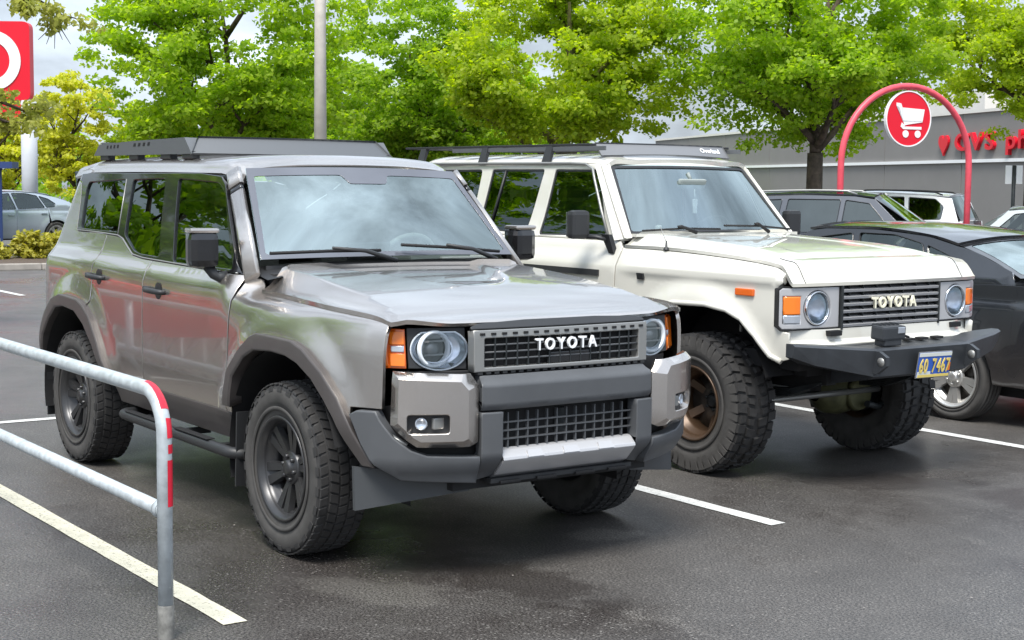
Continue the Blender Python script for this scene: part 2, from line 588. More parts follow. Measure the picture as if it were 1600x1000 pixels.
class MB:
    """collects simple solids into one mesh"""
    def __init__(s): s.v, s.f, s.sm = [], [], []
    def add(s, v, f, smooth=False):
        b = len(s.v)
        s.v += [tuple(p) for p in v]
        s.f += [tuple(i + b for i in q) for q in f]
        s.sm += [smooth] * len(f)
        return s
    def box(s, c, d, rot=None, bev=0.0):
        hx, hy, hz = d[0] / 2, d[1] / 2, d[2] / 2
        if bev <= 0:
            v = [Vector((x, y, z)) for x in (-hx, hx) for y in (-hy, hy) for z in (-hz, hz)]
            f = [(0, 1, 3, 2), (4, 6, 7, 5), (0, 4, 5, 1), (2, 3, 7, 6), (0, 2, 6, 4), (1, 5, 7, 3)]
        else:
            bm = bmesh.new()
            bmesh.ops.create_cube(bm, size=1.0)
            bmesh.ops.scale(bm, vec=d, verts=bm.verts)
            bmesh.ops.bevel(bm, geom=list(bm.edges), offset=min(bev, hx * .9, hy * .9, hz * .9), segments=2, profile=0.6, affect='EDGES')
            bm.verts.index_update()
            v = [Vector(q.co) for q in bm.verts]
            f = [tuple(q.index for q in g.verts) for g in bm.faces]
            bm.free()
        if rot is not None:
            v = [rot @ q for q in v]
        return s.add([q + Vector(c) for q in v], f)
    def hexa(s, p):
        """eight corners: four of one face, then the four opposite"""
        v = [Vector(q) for q in p]
        f = [(0, 3, 2, 1), (4, 5, 6, 7), (0, 1, 5, 4), (1, 2, 6, 5), (2, 3, 7, 6), (3, 0, 4, 7)]
        c = sum(v, Vector()) / 8
        n = (v[1] - v[0]).cross(v[2] - v[0])
        if n.dot(v[0] - c) > 0: f = [tuple(reversed(q)) for q in f]
        f = [tuple(reversed(q)) for q in f]
        # orient each face outwards
        g = []
        for q in f:
            n = (v[q[1]] - v[q[0]]).cross(v[q[2]] - v[q[0]])
            m_ = sum((v[i] for i in q), Vector()) / 4
            g.append(q if n.dot(m_ - c) > 0 else tuple(reversed(q)))
        return s.add(v, g)
    def tube(s, pts, r, seg=10, cap=True, closed=False):
        P = [Vector(p) for p in pts]
        n = len(P)
        rr = r if isinstance(r, (list, tuple)) else [r] * n
        up = None
        v = []
        for i in range(n):
            if closed: t = (P[(i + 1) % n] - P[i - 1])
            else: t = (P[min(n - 1, i + 1)] - P[max(0, i - 1)])
            t.normalize()
            if up is None:
                up = Vector((0, 0, 1)) if abs(t.z) < 0.9 else Vector((1, 0, 0))
            x = (up - t * up.dot(t)).normalized()
            up = x
            y = t.cross(x)
            for k in range(seg):
                a = 2 * math.pi * k / seg
                v.append(P[i] + (x * math.cos(a) + y * math.sin(a)) * rr[i])
        f = []
        for i in range(n if closed else n - 1):
            j = (i + 1) % n
            for k in range(seg):
                k2 = (k + 1) % seg
                f.append((i * seg + k, i * seg + k2, j * seg + k2, j * seg + k))
        s.add(v, f, True)
        if cap and not closed:
            b = len(s.v) - len(v)
            s.f += [tuple(b + k for k in reversed(range(seg))), tuple(b + (n - 1) * seg + k for k in range(seg))]
            s.sm += [False, False]
        return s
    def lathe(s, prof, seg=48, axis='y', c=(0, 0, 0), smooth=True, sgn=1):
        """prof: (distance along axis, radius)"""
        v = []
        for (a, r) in prof:
            for k in range(seg):
                t = 2 * math.pi * k / seg
                p = (a, r * math.cos(t), r * math.sin(t))
                if axis == 'y': p = (p[1], p[0], p[2])
                elif axis == 'z': p = (p[1], p[2], p[0])
                v.append((p[0] + c[0], p[1] + c[1], p[2] + c[2]))
        f = []
        for i in range(len(prof) - 1):
            for k in range(seg):
                k2 = (k + 1) % seg
                q = (i * seg + k, i * seg + k2, (i + 1) * seg + k2, (i + 1) * seg + k)
                f.append(q if sgn > 0 else tuple(reversed(q)))
        return s.add(v, f, smooth)
    def prism(s, poly, o, ux, uy, ext):
        """polygon in the plane (o, ux, uy) pushed along ext"""
        o, ux, uy, ext = Vector(o), Vector(ux), Vector(uy), Vector(ext)
        P = list(poly)
        if area(P) < 0: P.reverse()
        a = [o + ux * q[0] + uy * q[1] for q in P]
        n = len(a)
        v = a + [q + ext for q in a]
        up = ux.cross(uy).dot(ext) > 0
        f = [tuple(reversed(range(n))), tuple(range(n, 2 * n))]
        f += [(i, (i + 1) % n, (i + 1) % n + n, i + n) for i in range(n)]
        if not up: f = [tuple(reversed(q)) for q in f]
        return s.add(v, f)
    def build(s, name, m, parent=None, smooth=None):
        o = mk(name, s.v, s.f, m, parent, False)
        o.data.polygons.foreach_set('use_smooth', s.sm if smooth is None else [smooth] * len(s.f))
        o.data.update()
        return o

def text_mesh(ch, size, ext, bevel=0.0, space=1.0, bold=0.0):
    cu = bpy.data.curves.new("lettering", 'FONT')
    cu.body = ch
    cu.size = size
    cu.extrude = ext
    cu.bevel_depth = bevel
    cu.offset = bold
    cu.space_character = space
    cu.resolution_u = 3
    o = bpy.data.objects.new("lettering", cu)
    COL.objects.link(o)
    bpy.context.view_layer.update()
    dg = bpy.context.evaluated_depsgraph_get()
    me = bpy.data.meshes.new_from_object(o.evaluated_get(dg))
    bpy.data.objects.remove(o)
    bpy.data.curves.remove(cu)
    return me

def letters(word, name, place, width, height, m, parent, ext=0.004, bold=0.0, gap=0.16, capf=0.73):
    """each character its own mesh; place(u, v) gives (origin, ux, uy, n) with u along the word"""
    mes = [text_mesh(c, 1.0, ext / height, 0, bold=bold) for c in word]
    bb = []
    for me in mes:
        co = np.array([v.co[:] for v in me.vertices]) if len(me.vertices) else np.zeros((1, 3))
        bb.append((co[:, 0].min(), co[:, 0].max(), co[:, 1].min(), co[:, 1].max()))
    ws = [b[1] - b[0] if len(me.vertices) else 0.35 for b, me in zip(bb, mes)]
    tot = sum(ws) + gap * (len(word) - 1)
    sx = width / tot
    sy = height / max(b[3] for b in bb)
    u = -width / 2
    out = []
    for me, b, w in zip(mes, bb, ws):
        if len(me.vertices):
            o, ux, uy, n = [Vector(q) for q in place(u, 0)]
            for v in me.vertices:
                x, y, z = v.co
                v.co = o + ux * ((x - b[0]) * sx) + uy * (y * sy) + n * (z * height)
            me.materials.clear()
            me.materials.append(m)
            ob = bpy.data.objects.new(name, me)
            COL.objects.link(ob)
            ob.parent = parent
            out.append(ob)
        u += (w + gap) * sx
    return out

# ------------------------------------------------------------------ wheels (outer face towards -Y)
def lug(mb, R0, R1, quad):
    """raised tread block: quad of (angle, y)"""
    v = []
    for rr, sh in ((R0, 1.0), (R1, 0.88)):
        ca = sum(q[0] for q in quad) / 4; cy = sum(q[1] for q in quad) / 4
        for a, y in quad:
            a2, y2 = ca + (a - ca) * sh, cy + (y - cy) * sh
            v.append((rr * math.sin(a2), y2, rr * math.cos(a2)))
    f = [(4, 5, 6, 7), (0, 1, 5, 4), (1, 2, 6, 5), (2, 3, 7, 6), (3, 0, 4, 7)]
    c = Vector((0, cy, 0)); g = []
    cen = sum((Vector(q) for q in v), Vector()) / 8
    for q in f:
        p = [Vector(v[i]) for i in q]
        n = (p[1] - p[0]).cross(p[2] - p[0])
        g.append(q if n.dot(sum(p, Vector()) / 4 - cen) > 0 else tuple(reversed(q)))
    mb.add(v, g)

def tyre_mesh(name, Rt, w, rr, style, m, parent):
    mb = MB()
    h = w / 2
    d = {'at': 0.009, 'mud': 0.017, 'road': 0.004}[style]
    Rb = Rt - d
    s = Rt - rr
    prof = [(-h * 0.78, rr - 0.012), (-h * 0.86, rr + 0.004), (-h * 0.90, rr + 0.02), (-h * 0.955, rr + 0.06 * s / 0.17 + 0.01), (-h * 1.0, rr + 0.45 * s), (-h * 0.985, rr + 0.66 * s),
            (-h * 0.955, rr + 0.80 * s), (-h * 0.90, Rb - 0.014), (-h * 0.80, Rb - 0.003), (-h * 0.5, Rb), (0, Rb + 0.001)]
    prof += [(-a, r) for a, r in reversed(prof[:-1])]
    mb.lathe(prof, 72, sgn=-1)
    # raised sidewall ring
    mb.lathe([(-h * 0.975, rr + 0.22 * s), (-h * 1.012, rr + 0.25 * s), (-h * 1.014, rr + 0.31 * s), (-h * 0.985, rr + 0.33 * s)], 72, sgn=-1)
    rng = random.Random(5)
    if style == 'at':
        n = 52
        da = 2 * math.pi / n
        rows = [(-0.93, -0.62), (-0.56, -0.22), (-0.17, 0.17), (0.22, 0.56), (0.62, 0.93)]
        for k in range(n):
            for i, (y0, y1) in enumerate(rows):
                a = da * (k + (0.5 if i % 2 else 0.0))
                sk = da * (0.28 if i in (1, 3) else -0.22) * (1 if i < 3 else -1)
                g = da * (0.40 if i in (0, 4) else 0.42)
                lug(mb, Rb - 0.004, Rt - (0.006 if i in (0, 4) else 0), [(a - g, y0 * h), (a + g, y0 * h), (a + g + sk, y1 * h), (a - g + sk, y1 * h)])
            if k % 2 == 0:
                for sgn in (-1, 1):
                    a = da * k
                    r0 = Rb - 0.035
                    v = [(r0, a - da * .5), (r0, a + da * .5), (Rb - 0.012, a + da * .42), (Rb - 0.012, a - da * .42)]
                    y_in, y_out = sgn * h * 0.93, sgn * h * 0.985
                    pts = [(q[0] * math.sin(q[1]), y_in, q[0] * math.cos(q[1])) for q in v] + \
                          [(q[0] * math.sin(q[1]), y_out if i < 2 else sgn * h * 0.955, q[0] * math.cos(q[1])) for i, q in enumerate(v)]
                    mb.hexa(pts)
    elif style == 'mud':
        n = 21
        da = 2 * math.pi / n
        for k in range(n):
            for sgn in (-1, 1):
                a = da * (k + (0.5 if sgn > 0 else 0))
                big = k % 2 == 0
                lug(mb, Rb - 0.006, Rt - 0.004, [(a - .33 * da, sgn * .97 * h), (a + .13 * da, sgn * .97 * h), (a + .22 * da, sgn * .55 * h), (a - .26 * da, sgn * .58 * h)])
                a2 = a + da * 0.48
                lug(mb, Rb - 0.006, Rt - 0.004, [(a2 - .24 * da, sgn * .90 * h), (a2 + .20 * da, sgn * .90 * h), (a2 + .12 * da, sgn * .60 * h), (a2 - .18 * da, sgn * .60 * h)])
                # centre chunks, hooked
                lug(mb, Rb - 0.006, Rt, [(a - .10 * da, sgn * .52 * h), (a + .34 * da, sgn * .50 * h), (a + .42 * da, sgn * .10 * h), (a + .04 * da, sgn * .05 * h)])
                lug(mb, Rb - 0.006, Rt, [(a + .46 * da, sgn * .50 * h), (a + .76 * da, sgn * .48 * h), (a + .84 * da, sgn * .20 * h), (a + .52 * da, sgn * .16 * h)])
                # shoulder biters running down the sidewall
                r0 = Rb - (0.085 if big else 0.06)
                for aa, wd in ((a, .30), (a2, .2)):
                    v = [(r0, aa - da * wd * .7), (r0, aa + da * wd * .5), (Rb - 0.004, aa + da * wd * .6), (Rb - 0.004, aa - da * wd)]
                    pts = [(q[0] * math.sin(q[1]), sgn * h * 0.90, q[0] * math.cos(q[1])) for q in v] + \
                          [(q[0] * math.sin(q[1]), sgn * h * (1.0 if i < 2 else 0.985), q[0] * math.cos(q[1])) for i, q in enumerate(v)]
                    mb.hexa(pts)
    else:
        for y in (-.55, -.18, .18, .55):
            mb.lathe([((y - .15) * h, Rb - .002), ((y - .14) * h, Rt), ((y + .14) * h, Rt), ((y + .15) * h, Rb - .002)], 72, sgn=-1)
    o = mb.build(name, m, parent)
    # dusty sidewalls, blacker tread
    o.data.materials.append(M['rubber_dusty'])
    lim = (rr + .80 * s)
    idx = [1 if (math.hypot(p.center.x, p.center.z) < lim and abs(p.center.y) > h * .7) else 0 for p in o.data.polygons]
    o.data.polygons.foreach_set('material_index', idx)
    return o

def wheel(parent, c, Rt, w, rr, style, rim_m, spokes, tread_m, dish=0.03, cap_m=None, twin=False, flip=False, proto=None):
    """wheel > tyre, rim, hub, brake_disc"""
    if proto is not None:
        o = copy_tree(proto, parent)
        o.location = c
        o.rotation_euler = (0, R(37), math.pi if flip else 0)
        return o
    o = empty('wheel', c, 0, parent)
    if flip: o.rotation_euler = (0, 0, math.pi)
    tyre_mesh('tyre', Rt, w, rr, style, tread_m, o)
    h = w / 2
    mb = MB()
    # barrel and lip
    mb.lathe([(-h * 0.80, rr - 0.014), (-h * 0.93, rr - 0.004), (-h * 0.96, rr + 0.004), (-h * 0.955, rr + 0.010), (-h * 0.90, rr + 0.012), (-h * 0.80, rr + 0.004)], 56, sgn=-1)
    mb.lathe([(-h * 0.93, rr - 0.003), (-h * 0.80, rr - 0.018), (-h * 0.72, rr - 0.022), (-h * .55, rr - .024), (-h * .53, rr - .032), (-h * .40, rr - .034), (-h * .38, rr - .042), (-h * .2, rr - .045), (h * 0.6, rr - 0.05), (h * 0.85, rr - 0.01)], 56, sgn=1)
    yf = -h * 0.90 + dish
    r1 = rr - 0.014
    for k in range(spokes):
        a0 = 2 * math.pi * k / spokes
        for da, wd in (((-0.16, 0.55), (0.16, 0.55)) if twin else ((0, 1),)):
            a = a0 + da
            dx, dz = math.sin(a), math.cos(a)
            px, pz = dz, -dx
            def P(r, s, y): return (dx * r + px * s, y, dz * r + pz * s)
            w0, w1 = (0.022 if twin else 0.019) * wd * (5 / spokes) * 1.2, (0.050 if twin else 0.027) * wd * (5 / spokes)
            ym = yf + dish * 0.5
            a_, b_, c_ = 0.055, (r1 + .055) * .5, r1
            for (ra, wa, ya, rb, wb, yb) in ((a_, w0, yf + dish * .9, b_, (w0 + w1) / 2, yf + dish * .45), (b_, (w0 + w1) / 2, yf + dish * .45, c_, w1, yf)):
                mb.hexa([P(ra, -wa, ya), P(ra, wa, ya), P(rb, wb, yb), P(rb, -wb, yb),
                         P(ra, -wa * 1.3, ya + .03), P(ra, wa * 1.3, ya + .03), P(rb, wb * 1.25, yb + .03), P(rb, -wb * 1.25, yb + .03)])
    rim = mb.build('rim', rim_m, o)
    mb = MB()
    yh = yf + dish * 0.9 - 0.012
    mb.lathe([(yh + .03, .085), (yh + .006, .08), (yh, .072), (yh, .040), (yh - .018, .036), (yh - .022, .028), (yh - .022, 0.0005)], 32, sgn=-1)
    for k in range(6):
        a = 2 * math.pi * (k + .5) / 6
        mb.lathe([(yh + .01, .011), (yh - .012, .011), (yh - .016, .007), (yh - .016, .0005)], 8, c=(.056 * math.sin(a), 0, .056 * math.cos(a)), sgn=-1)
    mb.build('hub', cap_m or rim_m, o)
    mb = MB()
    mb.lathe([(yf + .07, .05), (yf + .07, rr * .78), (yf + .09, rr * .78), (yf + .09, .05)], 32, sgn=-1)
    mb.box((rr * .62, yf + .08, 0.03), (.07, .07, .14))
    mb.build('brake_disc', M['brake'], o)
    mb = MB()
    mb.lathe([(yf + .11, .02), (yf + .11, rr - .03)], 32, sgn=-1)
    mb.build('brake_backplate', M['black'], o)
    return o
# ------------------------------------------------------------------ warm silver SUV (front axle at the origin, nose towards +X)
g_root = empty('suv', (0, 0, 0))
setp(g_root, 'warm silver boxy off-road wagon with grey cladding, round headlights and a flat roof rack', 'car', 'off-road wagons parked nose out')
GP = M['bronze_paint']
WB = 2.85
gW = [(-3.9, .90), (-3.3, .925), (-2.7, .94), (-1.5, .94), (-.6, .94), (0, .935), (.4, .915), (.66, .885), (.80, .845), (.95, .80)]
gPD = [(.40, .075), (.50, .045), (.60, .014), (.75, 0), (1.0, 0), (1.15, .004), (1.225, .012), (1.25, .026), (1.295, .060), (1.32, .072), (1.45, .105), (1.79, .205), (1.84, .222), (1.9, .25)]
gPF = [(.40, .05), (.60, .012), (.75, 0), (1.0, 0), (1.08, .006), (1.13, .016), (1.165, .036), (1.185, .068), (1.20, .105), (1.215, .14), (1.34, .30)]
def g_side(x, z):
    zz = z - 0.03 * sst(1.0, 3.2, -x) * sst(1.10, 1.22, z) * (1 - sst(1.33, 1.45, z))
    b = sst(-.70, -.42, x)
    pr = ip(zz, gPD) * (1 - b) + ip(z, gPF) * b
    y = ip(x, gW) - pr
    for cx in (0.0, -WB):
        r = math.hypot((x - cx) * 0.98, z - .42)
        y += .025 * (1 - sst(.62, .78, r)) * sst(.5, .7, z)
    xr = lin(z, [(.4, -3.70), (1.2, -3.68), (1.45, -3.62), (1.85, -3.50)])
    t = x - xr
    if t < .24:
        t = max(t, 0.0)
        y -= .24 - math.sqrt(max(0, .24 ** 2 - (.24 - t) ** 2))
    return y
def side(s, f, off=0.0):
    return lambda u, v: (u, s * (f(u, v) + off), v)

flare_o = [(-.585, .64), (-.513, .835), (-.386, .945), (-.264, 1.020), (-.19, 1.042), (.16, 1.035), (.262, 1.006), (.421, .918), (.546, .815), (.616, .72), (.685, .61), (.735, .52)]
flare_i = [(.665, .52), (.585, .627), (.52, .72), (.449, .79), (.346, .872), (.215, .935), (.106, .960), (-.033, .966), (-.215, .955), (-.326, .910), (-.451, .805), (-.505, .64)]
rfl_o = [(-2.205, .60), (-2.245, .66), (-2.34, .80), (-2.475, .944), (-2.59, 1.005), (-2.683, 1.032), (-3.022, 1.045), (-3.182, 1.012), (-3.35, .914), (-3.47, .80), (-3.53, .62)]
rfl_i = [(-3.44, .60), (-3.37, .76), (-3.244, .87), (-3.10, .955), (-2.945, .972), (-2.72, .957), (-2.56, .885), (-2.407, .766), (-2.31, .65), (-2.285, .60)]
def shrink(p, cx, cz, k):
    return [(cx + (x - cx) * k, cz + (z - cz) * k) for x, z in p]

def zseam(x): return ip(x, [(-.6, 1.212), (-.45, 1.206), (-.14, 1.198), (.28, 1.183), (.66, 1.168), (.80, 1.148)])

for s in (-1, 1):
    fl = (s < 0)
    S = side(s, g_side)
    nm = ''
    # front fender
    seam = [(x, zseam(x) + .007) for x in (.785, .74, .66, .5, .28, .07, -.14, -.3, -.45)]
    arch = shrink(flare_o[1:10], 0, .42, .975)
    poly = seam + [(-.49, 1.245), (-.525, 1.278), (-.592, 1.284), (-.596, 1.164), (-.612, .9), (-.618, .60), (-.56, .60)] + arch + [(.60, .775), (.775, .782)]
    panel('front_fender', poly, S, GP, g_root, res=.055, resv=.022, bev=.003, flip=not fl, gap=.004)
    # front door
    poly = [(-.622, .60), (-.616, .9), (-.600, 1.164), (-.597, 1.295), (-1.2, 1.305), (-1.740, 1.315), (-1.745, 1.2), (-1.748, .605), (-1.74, .60)]
    fd = panel('front_door', poly, S, GP, g_root, res=.075, resv=.022, bev=.003, flip=not fl, gap=.0042)
    # rear door
    ra = shrink(rfl_o[1:5], -WB, .42, .985)
    poly = [(-1.748, .60), (-1.745, 1.2), (-1.740, 1.315), (-1.90, 1.318), (-2.06, 1.330), (-2.17, 1.372), (-2.27, 1.412), (-2.36, 1.428), (-2.545, 1.435), (-2.57, 1.2), (-2.54, 1.03)] + ra[::-1] + [(-2.20, .60)]
    rd = panel('rear_door', poly, S, GP, g_root, res=.065, resv=.022, bev=.003, flip=not fl, gap=.0042)
    # quarter panel with the rear pillar
    ra = shrink(rfl_o[4:], -WB, .42, .985)
    poly = [(-2.545, 1.437), (-2.57, 1.2), (-2.54, 1.03)] + ra + [(-3.58, .62), (-3.69, .75), (-3.69, 1.2), (-3.63, 1.45), (-3.545, 1.70), (-3.515, 1.768), (-3.40, 1.766), (-3.27, 1.74), (-3.20, 1.64), (-3.115, 1.45), (-3.08, 1.437)]
    panel('quarter_panel', poly, S, GP, g_root, res=.055, resv=.022, bev=.003, flip=not fl, gap=.004)
    # black glasshouse frame with the three windows cut out
    hol = [rnd([(-.70, 1.315), (-1.02, 1.700), (-1.13, 1.752), (-1.685, 1.772), (-1.47, 1.318)], .03),
           rnd([(-1.68, 1.335), (-1.87, 1.772), (-2.36, 1.762), (-2.27, 1.440), (-2.17, 1.397), (-2.06, 1.353), (-1.95, 1.340)], .03),
           rnd([(-2.385, 1.452), (-2.475, 1.765), (-3.12, 1.745), (-3.14, 1.70), (-3.045, 1.455)], .03)]
    frame = [(-.60, 1.297), (-.63, 1.297), (-1.04, 1.742), (-1.12, 1.786), (-1.4, 1.803), (-3.15, 1.802), (-3.31, 1.798), (-3.40, 1.792), (-3.405, 1.770), (-3.26, 1.742), (-3.19, 1.64), (-3.105, 1.445), (-2.36, 1.435), (-2.27, 1.418), (-2.17, 1.378), (-2.06, 1.336), (-1.9, 1.322), (-1.745, 1.318), (-1.2, 1.307)]
    panel('window_frame', frame, S, M['gloss_black'], g_root, holes=hol, res=.08, bev=.004, flip=not fl, off=.001)
    for i, h in enumerate(hol):
        if area(h) < 0: h = h[::-1]
        h = [(q[0] + n[0] * .006, q[1] + n[1] * .006) for q, n in zip(h, vnorms(h))]
        panel('side_window', h, S, M['window'] if i == 0 else M['privacy'], g_root, res=.09, bev=.003, depth=.004, flip=not fl, off=-.011)
    # bright strip at the front edge of the middle pillar and along the waist
    mb = MB()
    mb.tube([(x, s * (g_side(x, z) + .001), z) for x, z in [(-2.37, 1.44), (-2.42, 1.62), (-2.465, 1.765)]], .004, 6)
    mb.tube([(x, s * (g_side(x, z) + .002), z) for x, z in [(-3.09, 1.441), (-2.7, 1.440), (-2.36, 1.432), (-2.27, 1.415), (-2.17, 1.375), (-2.06, 1.333), (-1.9, 1.320), (-1.5, 1.312), (-1.0, 1.303), (-.65, 1.298)]], .004, 6)
    mb.build('window_trim', M['satin_grey'], g_root)
    # flares
    FS = side(s, g_side, .034)
    panel('wheel_flare', flare_o + flare_i, FS, M['clad_brown'], g_root, res=.05, bev=.009, depth=.075, flip=not fl, drop=1.1)
    panel('wheel_flare', rfl_o + rfl_i, FS, M['clad_brown'], g_root, res=.05, bev=.009, depth=.075, flip=not fl, drop=1.1)
    # sill cladding and side step
    sill = [(-.575, .605), (-2.20, .605), (-2.235, .56), (-2.22, .45), (-.56, .45), (-.56, .56)]
    panel('sill_cladding', sill, side(s, g_side, .006), M['clad_brown'], g_root, res=.07, bev=.010, depth=.06, flip=not fl)
    mb = MB()
    mb.tube([(-.50, s * .80, .40), (-.50, s * .93, .405), (-.53, s * .965, .41), (-.58, s * .97, .412), (-1.9, s * .97, .418), (-1.97, s * .965, .418), (-2.02, s * .93, .415), (-2.04, s * .80, .41)], .030, 14)
    for x in (-.72, -1.25, -1.8):
        mb.box((x, s * .86, .41), (.05, .20, .03))
    st = mb.build('side_step', M['dark_plastic'], g_root)
    for x0 in (-.75, -1.45):
        MB().box((x0 - .22, s * .972, .447), (.44, .045, .006), bev=.002).build('step_pad', M['black'], st)
    # mud flaps
    mb = MB()
    mb.hexa([(-.50, s * .70, .24), (-.50, s * .95, .24), (-.47, s * .955, .62), (-.47, s * .70, .62), (-.513, s * .70, .24), (-.513, s * .95, .24), (-.483, s * .955, .62), (-.483, s * .70, .62)])
    mb.build('mud_flap', M['dark_plastic'], g_root)
    mb = MB()
    mb.hexa([(-3.43, s * .70, .22), (-3.43, s * .93, .22), (-3.40, s * .94, .60), (-3.40, s * .70, .60), (-3.443, s * .70, .22), (-3.443, s * .93, .22), (-3.413, s * .94, .60), (-3.413, s * .70, .60)])
    mb.build('mud_flap', M['dark_plastic'], g_root)
    # door handles, set in small cups
    for d, hx, hz in ((fd, -1.55, 1.155), (rd, -2.47, 1.182)):
        y = g_side(hx, hz)
        cup = MB()
        cup.lathe([(-s * -0.0, .0005), (s * .0025, .040), (s * .0015, .048)], 24, c=(hx + .035, s * y, hz), sgn=s)
        cup.build('handle_cup', M['dark_plastic'], d)
        mb = MB()
        mb.tube([(hx + .125, s * (y - .004), hz - .004), (hx + .105, s * (y + .026), hz - .002), (hx + .02, s * (y + .036), hz), (hx - .075, s * (y + .034), hz + .002), (hx - .10, s * (y - .004), hz + .004)], [.013, .015, .016, .015, .014], 10)
        mb.box((hx - .12, s * (y + .012), hz + .004), (.035, .03, .03), bev=.008)
        mb.build('door_handle', M['dark_plastic'], d)
    # windscreen pillar, its black joint just below the roof
    b0, b1 = Vector((-.560, s * .832, 1.275)), Vector((-1.045, s * .706, 1.800))
    ax = (b1 - b0).normalized()
    ux = Vector((1, 0, 0)); ux = (ux - ax * ux.dot(ax)).normalized()
    uy = ax.cross(ux) * (1 if ax.cross(ux).y * s > 0 else -1)
    def pil(t0, t1, grow, name, m_):
        def ring(p, wx):
            c = [(-.5, -.004), (-.43, .020), (-.22, .025), (.60, -.004), (.56, -.03), (-.5, -.03)]
            return [p + ux * (a * wx * grow) + uy * (b * grow) for a, b in c]
        r0, r1 = ring(b0.lerp(b1, t0), .088), ring(b0.lerp(b1, t1), .082)
        n = 6
        fcs = [(i, (i + 1) % n, (i + 1) % n + n, i + n) for i in range(n)] + [tuple(range(n, 2 * n)), tuple(reversed(range(n)))]
        o = mk(name, r0 + r1, fcs, m_, g_root, False)
        bm = bmesh.new(); bm.from_mesh(o.data); bmesh.ops.recalc_face_normals(bm, faces=bm.faces)
        bmesh.ops.bevel(bm, geom=[e for e in bm.edges if abs((e.verts[0].co - e.verts[1].co).normalized().dot(ax)) > .9], offset=.008, segments=3, profile=.5, affect='EDGES')
        for f in bm.faces: f.smooth = len(f.verts) == 4
        bm.to_mesh(o.data); bm.free()
    pil(0.0, .80, 1, 'windshield_pillar', GP)
    pil(.80, .86, .93, 'pillar_joint', M['gloss_black'])
    pil(.86, 1.02, 1.0, 'roof_corner', GP)
    # mirror on a slim stalk
    mr = empty('side_mirror', (-.80, s * .990, 1.420), 0, g_root)
    rz_ = Matrix.Rotation(s * R(8), 3, 'Z')
    MB().box((0, 0, -.008), (.120, .158, .185), rz_, .040).build('mirror_housing', M['gloss_black'], mr)
    MB().box((0, 0, .090), (.118, .152, .026), rz_, .012).build('mirror_cap', GP, mr)
    MB().box((-.062, s * -.008, 0), (.006, .130, .150), rz_, .002).build('mirror_glass', M['mirror'], mr)
    mb = MB()
    mb.tube([(.0, s * -.03, -.09), (.02, s * -.055, -.135), (.03, s * -.08, -.150), (.04, s * -.12, -.145)], [.030, .026, .026, .034], 10)
    mb.build('mirror_arm', M['dark_plastic'], mr)

# roof: outline across at one x
gRO = [(0, 1.912), (.30, 1.908), (.50, 1.897), (.60, 1.886), (.655, 1.872), (.69, 1.850), (.708, 1.822), (.722, 1.803)]
def roof(u, v):
    x = -3.49 + u * (2.49)
    w = (v - .5) * 2
    i = abs(w) * (len(gRO) - 1)
    k = min(int(i), len(gRO) - 2)
    t = i - k
    y = gRO[k][0] + (gRO[k + 1][0] - gRO[k][0]) * t
    z = ip(y, gRO)
    y *= ip(x, [(-3.6, .955), (-3.4, .985), (-2.9, 1.0), (-1.5, 1.0), (-1.25, .985), (-.95, .93)])
    z += .006 * math.sin(min(1, max(0, (x + 3.4) / 2.2)) * math.pi)
    fd_ = sst(-1.20, -.96, x)
    z -= .062 * fd_ ** 1.6 * (1 - .55 * sst(.5, .72, abs(y))) + .03 * fd_ * sst(.5, .72, abs(y))
    z -= .028 * sst(-3.1, -3.55, x)
    return (x, math.copysign(y, w) if w else 0.0, z)
grid('roof', roof, 40, 42, GP, g_root, thick=.02)

# windscreen and its dark border
def ws(u, v, off=0.0):
    y0 = (u - .5) * 2
    yb, yt = .775, .652
    y = y0 * (yb + (yt - yb) * v)
    bow = .035 * (1 - y0 * y0) * (0.4 + .6 * math.sin(v * math.pi / 1.25))
    x = -.575 + (-1.010 + .575) * v + bow * .7
    z = 1.366 + (1.828 - 1.366) * v + bow * .5
    return (x + off * .72, y, z + off * .69)
glass_o = grid('windshield', ws, 24, 12, M['windshield'], g_root)
if glass_o.data.polygons[0].normal.x < 0: glass_o.data.flip_normals()
fr_out = [(0.002, .0), (.998, 0), (.998, .998), (.002, .998)]
fr_in = rnd([(.022, .050), (.978, .050), (.970, .905), (.635, .905), (.61, .80), (.44, .80), (.415, .905), (.030, .905)], .02)
panel('windshield_border', fr_out, lambda u, v: ws(u, v, .0035), M['frit'], g_root, holes=[fr_in], res=.06, bev=.001, depth=.002)
mb = MB()
mb.box((-.93, .03, 1.700), (.06, .20, .075), Matrix.Rotation(R(-45), 3, 'Y'), .015)
mb.box((-1.02, .05, 1.665), (.03, .23, .065), bev=.012)
mb.build('rear_view_mirror', M['dark_plastic'], g_root)
# cowl
def cowl(u, v):
    y = (u - .5) * 2 * .80
    a = abs(y) / .80
    return (-.40 - .04 * a ** 2 - .22 * v, y, 1.318 - .045 * a ** 4 + v * (.028 + .012 * a))
grid('cowl', cowl, 20, 4, M['dark_plastic'], g_root, flip=True)
